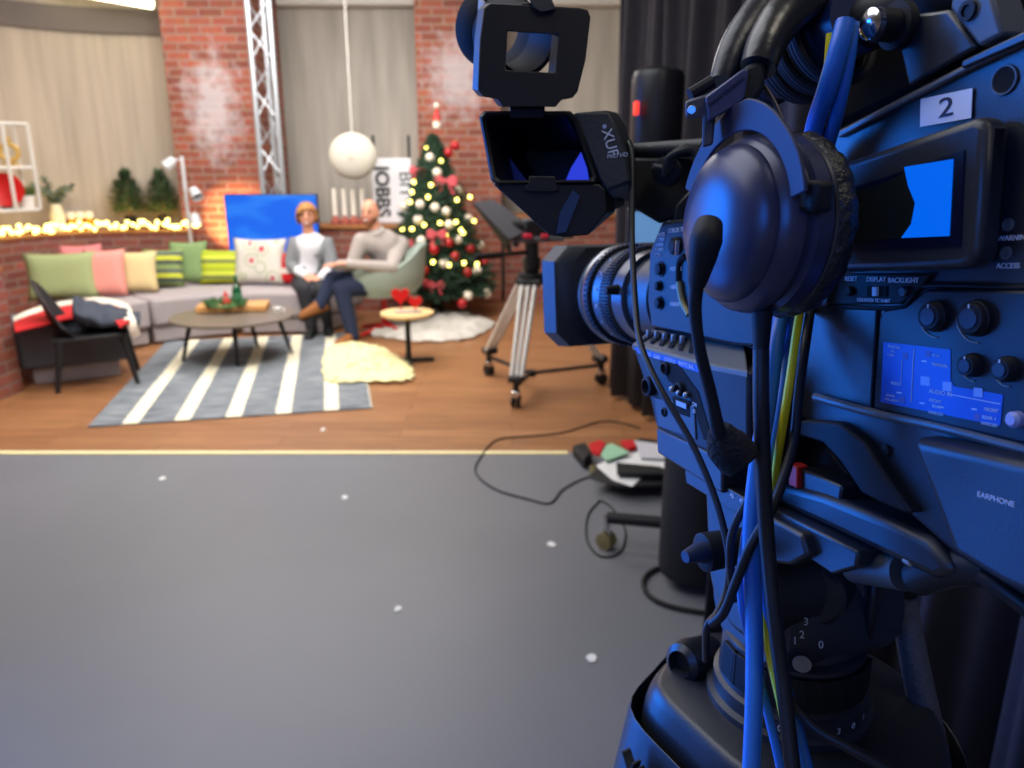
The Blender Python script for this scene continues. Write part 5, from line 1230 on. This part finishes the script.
VB(MB().prism([Q(x, y, .661) for x, y in ((560, 212), (573, 190), (580, 196), (566, 232), (556, 234))], ray(565, 210)*.002), 'side_label', mat('label_bluegrey', (36, 60, 100), .4))
# flip-up plate with window
op_ = [(490, 3), (580, 8), (588, 10), (591, 17), (586, 60), (578, 92), (573, 98), (562, 100), (556, 107), (504, 107), (498, 99), (484, 97), (478, 90), (480, 40), (484, 8)]
op_ = catmull([V3((x, y, 0)) for x, y in op_], 1, closed=True)
win = [(508, 31), (559, 34), (555, 73), (506, 70)]
def holed(outer, hole, d, th):
    b = bmesh.new(); vo = [b.verts.new(Q(p[0], p[1], d)) for p in outer]; vh = [b.verts.new(Q(x, y, d)) for x, y in hole]
    es = [b.edges.new((vo[i], vo[(i+1) % len(vo)])) for i in range(len(vo))]+[b.edges.new((vh[i], vh[(i+1) % len(vh)])) for i in range(len(vh))]
    bmesh.ops.triangle_fill(b, edges=es, use_beauty=True, use_dissolve=False)
    r = bmesh.ops.extrude_face_region(b, geom=b.faces[:]); bmesh.ops.translate(b, verts=[g for g in r['geom'] if isinstance(g, bmesh.types.BMVert)], vec=th)
    m_ = MB(); m_.b.free(); m_.b = b; return m_
pv = (ray(530, 50)*.012+V3((-.006, 0, 0)))
mp_ = VB(holed([(p.x, p.y) for p in op_], win, .655, pv), 'magnifier_plate', vblack, bevel=.0008)
VB(MB().loft([[Q(x, y, .667) for x, y in ((484, 2), (486, 2), (481, 92), (477, 88))], [Q(x, y, .68) for x, y in ((478, -2), (482, -2), (478, 92), (474, 86))]]), 'plate_edge', mat('edge_grey', (120, 122, 128), .5), bevel=.001)
VB(MB().prism([Q(x, y, .662) for x, y in ((510, 100), (545, 100), (545, 118), (510, 118))], ray(527, 108)*.012), 'hinge', vblack, bevel=.001)
VB(MB().prism([Q(x, y, .652) for x, y in ((526, -8), (550, -6), (556, 10), (541, 13), (533, 8))], ray(540, 5)*.016), 'latch', vgrey, bevel=.0015)
ea = (Q(484, 27, .75)-Q(526, 44, .68)).normalized()
ec = Q(528, 42, .678)
VB(MB().lathe(ec+ea*.004, ea, [(0, .026), (.0, .030), (.03, .031), (.05, .033), (.05, .028), (.03, .027), (0.0, .026)], 48, caps=(False, False)), 'magnifier_tube', mat('tube_grey', (20, 20, 22), .7, spec=.3))
VB(MB().lathe(ec+ea*.05, ea, [(0, .033), (.008, .037), (.03, .037), (.034, .031), (.03, .029), (.0, .029), (.0, .033)], 48, caps=(False, False)), 'eyecup', mat('eyecup_rubber', (15, 15, 16), .8, spec=.2))
# arm to the camera
VB(MB().tube([Q(628, 152, .80), Q(705, 147, .74)], .0085, 16), 'slide_rail', vgrey)
VB(MB().prism([Q(x, y, .76) for x, y in ((628, 158), (700, 158), (702, 210), (660, 224), (640, 212), (630, 206))], ray(660, 180)*.07), 'support_arm', vblack, bevel=.003)
VB(MB().lathe(Q(668, 172, .745), (-.35, -1, .1), [(0, .014), (.010, .014), (.012, .010)], 24), 'clamp_knob', matte); VB(MB().tube([Q(668, 168, .735), Q(653, 166, .73)], .0025, 8), 'clamp_lever', silver)
for k in range(4):
    VB(MB().tube([Q(664+k*3, 176-k*3, .73), Q(668+k*3, 158-k*2, .72), Q(684+k*2, 150-k, .715), Q(700, 152+k*5, .72), Q(704, 170+k*6, .73)], .0028, 8, smooth=6), 'lead', mat('lead_grey', (64, 62, 58), .6))
VB(MB().prism([Q(x, y, .70) for x, y in ((676, 205), (700, 180), (712, 190), (708, 222), (672, 226))], ray(690, 200)*.05), 'arm_bracket', vblack, bevel=.002)

# ---- headphones
vw = -(ray(800, 215)).normalized(); lp_ = V3((-1, 0, .03)); lp_ = (lp_-vw*lp_.dot(vw)).normalized(); HA = (vw*.60+lp_*.80).normalized(); hc = Q(779, 226, .452)
hup = (V3((0, 0, 1))+V3((-.06, 0, 0))); hup = (hup-HA*hup.dot(HA)).normalized(); hs = HA.cross(hup)
hp = thing('headphones', 'large headphones with boom microphone hanging over the camcorder handle', 'headphones', hc)
HB = lambda mb, n, m, **k: mb.build(n, m, hp, **k)
cupm = mat('headphone_shell', (52, 56, 80), .33, spec=.7, metal=.25)
cup = HB(MB().lathe(hc, HA, [(.0, .050), (.004, .0575), (.014, .0575), (.016, .054), (.020, .054), (.022, .0565), (.028, .0555), (.033, .052), (.035, .0495), (.038, .0495), (.044, .0455), (.050, .036), (.0535, .022), (.0545, .001)], 64, xref=hup), 'ear_cup', cupm)
leather = mat('black_leather', (24, 24, 25), .4, bump=.35, bscale=200, var=.2)
mb = MB(); rings = []
for i in range(72):
    a = 2*math.pi*i/72; d = hup*math.cos(a)+hs*math.sin(a); rr = .0125*(1+.05*math.sin(i*2.1)+.04*math.sin(i*5.3)); R = []
    for j in range(12): b_ = 2*math.pi*j/12; R.append(hc-HA*.006+d*(.047+rr*math.cos(b_))+HA*rr*.95*math.sin(b_))
    rings.append(R)
HB(mb.loft(rings, closed=True), 'ear_cushion', leather)
HB(MB().torus(hc+HA*.001, HA, .0555, .0022, 64, 8), 'cushion_ring', mat('dark_ring', (70, 70, 74), .3, metal=.5))
for o_ in [x for x in bpy.data.objects if x.parent == hp]: pass
# yoke
rings = []
for i in range(31):
    a = math.radians(-72+144*i/30); k = abs(i-15)/15; d = hup*math.cos(a)+hs*math.sin(a); ro = .0725+.004*max(0, 1-k*2.2)-.002*k; ri = .0575
    c = hc+HA*(.034); rings.append([c+d*ri, c+d*ro, c+d*ro-HA*.0025, c+d*ri-HA*.0025])
HB(MB().loft(rings), 'yoke', mat('yoke_metal', (44, 48, 72), .55, spec=.35), bevel=.0008)
for sg in (-1, 1):
    d = hup*math.cos(math.radians(72))+hs*sg*math.sin(math.radians(72)); HB(MB().box(hc+d*.062+HA*.02, (.016, .014, .018), rot=Matrix((hs, HA, hup)).transposed()), 'pivot', matte, bevel=.003)
for o_ in [x for x in bpy.data.objects if x.parent == hp]: o_.data.transform(Matrix.Scale(.90, 4))
HB(MB().tube([Q(742, 60, .475), Q(770, 95, .465), Q(785, 128, .455), Q(797, 150, .45)], .0014, 8, smooth=6), 'wire_loop', mat('wire_metal', (110, 100, 90), .4, metal=.6))
HB(MB().prism([Q(x, y, .445) for x, y in ((685, 101), (713, 92), (717, 100), (713, 145), (702, 148), (703, 117), (686, 119))], ray(700, 120)*.010), 'slider', mat('slider_grey', (82, 84, 92), .4, metal=.3), bevel=.0015)
HB(MB().lathe(Q(692, 110, .444), vw, [(0, .0028), (.001, .0022)], 16), 'slider_screw', silver)
HB(MB().prism([Q(x, y, .44) for x, y in ((705, 97), (744, 68), (749, 70), (745, 98), (736, 106), (708, 122))], ray(720, 95)*.010), 'band_end', mat('band_end_blue', (70, 76, 110), .35, metal=.3), bevel=.0012)
text('beyerdynamic', .0046, Q(709, 105, .4395), Q(741, 80, .4395)-Q(709, 105, .4395), UP, mat('faint_print', (20, 22, 44), .5), hp, ext=.0001)
HB(MB().prism([Q(x, y, .447) for x, y in ((744, 66), (766, 58), (764, 90), (748, 112), (730, 120))], ray(745, 90)*.03), 'band_joint', matte, bevel=.003)
HB(MB().tube([Q(690, 95, .455), Q(712, 82, .455)], .004, 10), 'slider_clip', matte)
band = [Q(758, 68, .455), Q(768, 40, .46), Q(788, 12, .475), Q(820, -8, .51), Q(862, -16, .57), Q(905, -12, .64), Q(935, 10, .69), Q(950, 50, .72)]
HB(MB().tube(band, [.0105, .0130, .0140, .0145, .012], 18, smooth=8), 'headband_pad', mat('pad_leather', (40, 38, 34), .3, bump=.05, bscale=200, spec=.7))
band2 = [Q(722, 84, .47), Q(732, 55, .475), Q(750, 25, .485), Q(778, -8, .51), Q(820, -34, .58), Q(862, -40, .62)]
HB(MB().tube(band2, [.008, .011, .012, .012], 16, smooth=8), 'headband', mat('band_leather', (38, 38, 42), .35, bump=.06, bscale=200))
HB(MB().lathe(Q(950, 50, .72), hs, [(-.02, .05), (.02, .05)], 32), 'ear_cup', matte)
# boom
HB(MB().tube([Q(709, 224, .400), Q(706, 240, .396), Q(702, 260, .400), Q(697, 285, .41)], [.0070, .0085, .0072, .0045], 18, smooth=5), 'boom_pod', matte)
HB(MB().tube([Q(697, 282, .41), Q(695, 310, .415), Q(700, 350, .42), Q(711, 395, .43), Q(717, 425, .435), Q(722, 440, .44)], [.0040, .0033, .0036, .0048], 12, smooth=6), 'boom', matte)
HB(MB().tube([Q(719, 428, .44), Q(727, 445, .445), Q(738, 458, .45), Q(744, 465, .45)], [.006, .0125, .013, .011], 18, smooth=4), 'microphone_foam', mat('foam', (28, 28, 30), .95, bump=.5, bscale=300))
HB(MB().tube([Q(762, 312, .445), Q(761, 352, .445)], [.0062, .0045], 14), 'strain_relief', matte)

# ---- cables
cblue = mat('blue_cable', (40, 110, 190), .4); cblack = mat('black_cable', (26, 26, 30), .45); cyel = mat('yellow_cable', (225, 210, 10), .4); cor_ = mat('orange_cable', (190, 120, 40), .4)
def cable(pts, r, m, label, k=8):
    return solo(MB().tube([Q(x, y, d) for x, y, d in pts], r, 12, smooth=k), 'cable', m, label, 'cable')
cable(((846, 22, .43), (838, 52, .43), (827, 90, .44), (813, 135, .47), (800, 220, .50), (786, 290, .53), (776, 340, .50), (768, 400, .49), (757, 470, .49), (751, 540, .49), (754, 620, .49), (754, 700, .48), (750, 800, .47)), .0056, cblue, 'thick blue cable hanging behind the headphone cup straight down past the tripod head')
cable(((852, 24, .435), (848, 60, .435), (838, 110, .45), (824, 165, .485), (808, 260, .50), (790, 330, .52), (781, 400, .505), (771, 460, .50), (763, 520, .50), (766, 590, .50), (778, 660, .50), (795, 720, .49), (815, 800, .48)), .0040, cblue, 'second blue cable swinging out to the right at the bottom of the bundle')
cable(((849, 22, .45), (844, 70, .45), (833, 120, .465), (818, 165, .49), (802, 260, .50), (779, 335, .515), (773, 400, .51), (760, 480, .51), (745, 540, .50), (742, 600, .50), (760, 680, .50), (779, 760, .49), (785, 800, .49)), .0030, cblue, 'thinnest of the three blue cables, on the left of the bundle')
cable(((831, 34, .445), (829, 60, .447), (825, 100, .457), (820, 137, .475), (812, 250, .50), (799, 318, .485), (792, 365, .48), (786, 405, .48), (776, 470, .495), (765, 560, .50), (768, 640, .50), (782, 710, .485), (797, 790, .475)), .0027, cyel, 'yellow cable running down among the blue ones')
cable(((763, 630, .505), (768, 650, .50), (777, 690, .50), (790, 740, .49), (797, 790, .49)), .0026, cor_, 'short orange cable showing below the tripod head')
cable(((761, 350, .445), (761, 400, .445), (763, 460, .455), (767, 540, .47), (775, 620, .47), (784, 690, .47), (796, 800, .46)), .0047, cblack, 'thick black headphone cable hanging in front of the blue cables')
cable(((812, 300, .53), (806, 340, .50), (799, 390, .49), (794, 440, .485), (783, 480, .48), (770, 512, .478), (751, 545, .48), (736, 582, .49), (724, 612, .50), (712, 624, .51)), .0032, cblack, 'thin black cable crossing the bundle towards the left of the tripod head')
cable(((631, 148, .70), (629, 143, .69), (632, 160, .68), (632, 235, .66), (635, 300, .63), (641, 345, .60), (660, 388, .575), (690, 440, .555), (712, 490, .54), (724, 530, .53), (729, 560, .525), (726, 590, .52), (718, 612, .515), (707, 628, .515), (706, 660, .54)), .0026, cblack, 'thin black cable from the viewfinder arm down across the lens to the tripod head')
cable(((763, 478, .49), (748, 500, .495), (733, 530, .50), (730, 560, .505), (734, 600, .52)), .0028, cblack, 'black cable arching left of the blue cables above the lever')
cable(((775, 670, .50), (790, 700, .49), (815, 728, .48), (850, 748, .47), (900, 775, .46)), .0034, cblack, 'black cable leaving the bundle to the lower right')
cable(((980, 575, .42), (1005, 592, .41), (1040, 618, .40)), .005, cblack, 'black cable leaving the frame under the camcorder at the right edge')

# ---- pedestal with the tripod head
HC = Q(787, 690, .665); hx_, hy_ = HC.x, HC.y
def zc(py): return A(790, py, hy_).z
pd = thing('pedestal', 'dark studio pedestal carrying the fluid head, the camcorder above it', 'pedestal', (hx_, hy_, 0))
PB = lambda mb, n, m, **k: mb.build(n, m, pd, **k)
fair = mat('pedestal_cover', (30, 32, 36), .36, bump=.05, bscale=500, spec=.6)
ang_ = math.atan2(FW.y, FW.x)
def rsq(z, h, r, n=6, ox=0, oy=0, k=1.):
    P = []
    for q in range(4):
        cxx, cyy = [(1, 1), (-1, 1), (-1, -1), (1, -1)][q]
        for i in range(n+1):
            a = math.radians(90*q+90*i/n); x = cxx*(h-r)+r*math.cos(a); y = cyy*(h-r)*k+r*math.sin(a); P.append((x+ox, y+oy))
    ca, sa = math.cos(ang_), math.sin(ang_)
    return [V3((hx_+x*ca-y*sa, hy_+x*sa+y*ca, z)) for x, y in P]
hx_, hy_ = .2375, .566; zt = 1.06; pd.location = (hx_, hy_, 0)
def hexr(z, k):
    P = [(.13, .582), (.155, .625), (.185, .655), (.245, .658), (.31, .645), (.345, .605), (.352, .55), (.33, .49), (.30, .462), (.245, .452), (.190, .468), (.150, .53)]
    return catmull([V3((hx_+(x-hx_)*k, hy_+(y-hy_)*k, z)) for x, y in P], 4, closed=True)
PB(MB().loft([hexr(.45, 1.2), hexr(.85, 1.22), hexr(.93, 1.2), hexr(.99, 1.16), hexr(1.035, 1.11), hexr(1.050, 1.07), hexr(1.058, 1.02), hexr(zt, .98)]), 'cover', fair, angle=60)
PB(MB().loft([hexr(.45, 1.35), hexr(.85, 1.46), hexr(.93, 1.38), hexr(1.025, 1.24), hexr(1.033, 1.22), hexr(1.025, 1.20), hexr(.93, 1.23)], (True, False)), 'outer_shell', shell, bevel=.002)
PB(MB().lathe((hx_, hy_, .1), (0, 0, 1), [(0, .09), (.36, .085)], 32), 'column', shell2)
PB(MB().lathe((hx_, hy_, .02), (0, 0, 1), [(0, .2), (.05, .2), (.09, .12)], 40), 'base', shell2)
text('Vinten', .030, (hx_-.119-.020, hy_-.0595+.044, 1.006), (.447, -.894, 0), (-.12, -.06, 1), matte, pd, ext=.004)
PB(MB().lathe(Q(690, 660, .70), (-.75, -.6, .15), [(-.03, .016), (.0, .0195), (.012, .0175), (.016, .012), (.006, .010)], 28), 'buffer', fair)
head_ = thing('fluid_head', 'black fluid tripod head with a tilt lever between the camcorder and the pedestal', 'tripod head', (hx_, hy_, zt))
HD = lambda mb, n, m, **k: mb.build(n, m, head_, **k)
HD(MB().lathe((hx_, hy_, zt), (0, 0, 1), [(0, .068), (.006, .068), (.008, .063), (.020, .063), (.022, .059), (.062, .057), (.066, .05)], 48), 'levelling_ring', shell2)
for i in range(10):
    a = math.radians(195+i*14); d = V3((math.cos(a), math.sin(a), 0)); HD(MB().box(V3((hx_, hy_, zt+.043))+d*.0575, (.006, .02, .03), a), 'grip_rib', matte, bevel=.001)
for i in range(6):
    a = math.radians(245+i*14); d = V3((math.cos(a), math.sin(a), 0)); text(str(i % 4), .008, V3((hx_, hy_, zt+.013))+d*.0633, V3((-d.y, d.x, 0)), V3((0, 0, 1)), print_w, head_, align='CENTER')
zh = zc(596)
HD(MB().lathe(V3((hx_, hy_, zh))-LF*.065, LF, [(0, .040), (.006, .052), (.05, .056), (.095, .056), (.112, .052), (.118, .044)], 48), 'drag_housing', shell2)
HD(MB().lathe((hx_, hy_, zt+.05), (0, 0, 1), [(0, .05), (.03, .052), (.06, .045)], 40), 'neck', shell2)
HD(MB().lathe(Q(812, 592, .585), (vw+LF*.5), [(-.035, .024), (-.004, .026), (.003, .0255), (.006, .022)], 36), 'drag_knob', fair)
HD(MB().lathe(Q(838, 588, .60), (vw+LF*.3), [(-.035, .020), (-.004, .022), (.0, .019)], 30), 'drag_knob', shell2)
for s_, x, y in (('3', 806, 622), ('2', 802, 635), ('1', 795, 641), ('0', 821, 645)): text(s_, .008, Q(x, y, .572), (1, .0, 0), V3((0, .3, 1)), print_w, head_, align='CENTER')
HD(MB().lathe(Q(802, 664, .578), vw, [(0, .0068), (.0006, .0068)], 24), 'round_badge', mat('badge_grey', (140, 140, 140), .4))
lv = Q(706, 549, .555)
HD(MB().lathe(Q(722, 549, .575), (-.95, -.3, -.02), [(-.03, .013), (.012, .0145), (.016, .0145), (.018, .011)], 28), 'tilt_lock', matte)
ld = V3((-.95, -.3, -.02)).normalized(); lc_ = Q(722, 549, .575)+ld*.018; HD(MB().torus(lc_, ld, .0048, .0012, 24, 8), 'ring_mark', print_w)
HD(MB().tube([lc_-ld*.006, Q(697, 553, .555), Q(685, 557, .55)], [.009, .007, .0045], 12), 'lock_lever', bl)
HD(pp([(705, 489), (718, 488), (801, 534), (808, 556), (790, 566), (745, 560), (707, 536)], .02, .11), 'tilt_platform', shell, bevel=.003)
HD(MB().lathe(PL(738, 580, .02), LF, [(-.05, .046), (-.004, .046), (.0, .042)], 40), 'side_disc', shell, bevel=.002)
HD(pp([(684, 463), (748, 500), (748, 521), (686, 483)], .030, .10), 'sliding_plate', shell, bevel=.001)
for i in range(6):
    x = 692+i*9.5; y = 472+i*5.6; text(str(20+i*5), .0055, PL(x, y, .0304), PL(x+9, y+5.2, .0304)-PL(x, y, .0304), UP, print_w, head_, ext=.0001)
HD(pp([(656, 427), (722, 459), (722, 494), (657, 453)], .034, .10), 'wedge_plate', shell, bevel=.002)
HD(pp([(771, 507), (858, 552), (856, 568), (832, 575), (768, 532)], .012, .10), 'base_plate', shell, bevel=.002)
HD(pp([(776, 482), (822, 494), (888, 520), (926, 538), (955, 572), (936, 582), (822, 526), (775, 505)], .004, .08), 'camera_rail', shell, bevel=.006, seg=3)
HD(MB().tube([PL(856, 565, -.01), PL(905, 572, -.01)], .012, 18), 'rail_clamp', mat('clamp_grey', (80, 78, 72), .45)); HD(MB().box(PL(910, 560, .0), (.007, .008, .006), .3), 'clamp_tab', mat('tab_silver', (190, 188, 180), .3, metal=.4), bevel=.002)
HD(MB().tube([PL(918, 578, -.01), PL(962, 566, -.01), PL(1010, 574, -.02)], .011, 16, smooth=4), 'bar_clamp', mat('ribbed_black', (30, 31, 34), .5))
PBR = thing('pan_bar', 'long black pan bar reaching down from the tripod head at the right', 'pan bar', Q(945, 800, .72))
MB().tube([Q(900, 585, .66), Q(920, 690, .66), Q(945, 800, .67)], [.0105, .012, .0135], 20, smooth=4).build('bar', mat('pan_bar_black', (76, 78, 84), .5, bump=.2, bscale=300), PBR)
MB().lathe(Q(900, 580, .66), (0, .2, 1), [(-.012, .014), (0, .019), (.014, .019), (.02, .012)], 24).build('rosette', matte, PBR)
cable(((872, 560, .60), (874, 580, .585), (872, 606, .585), (868, 632, .60), (860, 655, .63)), .004, cblack, 'black numbered strap cable hanging at the right of the tripod head')

# ================================================================ light
def area(name, loc, target, size, e, col=(1, 1, 1), sy=None, spread=180):
    l = bpy.data.lights.new(name, 'AREA'); l.energy = e; l.color = col; l.shape = 'RECTANGLE'; l.size = size; l.size_y = sy or size; l.spread = math.radians(spread)
    o = bpy.data.objects.new(name, l); C.objects.link(o); o.location = loc; o.rotation_euler = (V3(target)-V3(loc)).to_track_quat('-Z', 'Y').to_euler(); return o
area('stage_light_warm', (-2.2, 4.2, 3.3), (-2.2, 6.6, .4), 2.4, 155, (1, .96, .90), 1.0)
area('stage_light_side', (-.6, 5.2, 3.3), (-2.4, 7.6, .8), 1.4, 92, (1, .96, .90), 1.0)
area('stage_ceiling', (-1.8, 6.6, 3.36), (-1.8, 6.6, 0), 3.2, 118, (1, .97, .93), 2.0)
area('studio_ceiling', (-1.6, 1.6, 3.36), (-1.6, 1.6, 0), 3.0, 70, (.94, .96, 1), 2.6)
area('studio_ceiling_near', (.9, .1, 3.3), (.7, .7, 1.2), .7, 8, (1, .93, .78), .7)
area('blue_wall_light', (-2.7, 2.35, 1.55), (.42, .55, 1.30), 1.6, 24, (.0, .19, 1), 1.9, 64)
area('blue_low_fill_light', (-1.35, 1.4, .42), (.55, .6, 1.15), .8, 2.4, (.0, .17, 1), .8, 70)  # unseen low blue fill, added to light the camcorder's lower side
area('blue_front_light', (-.7, -.9, 1.9), (.5, .5, 1.3), .6, 1.3, (.01, .2, 1), .6, 70)
w = bpy.data.worlds.new('studio_air'); sc.world = w; w.use_nodes = True
w.node_tree.nodes['Background'].inputs[0].default_value = (.5, .5, .55, 1); w.node_tree.nodes['Background'].inputs[1].default_value = .1
# ================================================================ camera
cd = bpy.data.cameras.new('phone_camera'); cd.sensor_width = 36; cd.lens = 36*FPX/1024; cd.clip_start = .02
co = bpy.data.objects.new('phone_camera', cd); C.objects.link(co); co.location = EYE; co.rotation_euler = (math.radians(90)-PITCH, 0, 0); sc.camera = co
cd.dof.use_dof = True; cd.dof.focus_distance = .50; cd.dof.aperture_fstop = 8.5
sc.view_settings.view_transform = 'Standard'; sc.view_settings.look = 'None'; sc.view_settings.gamma = 1; sc.view_settings.use_curve_mapping = False; sc.view_settings.exposure = 0.0
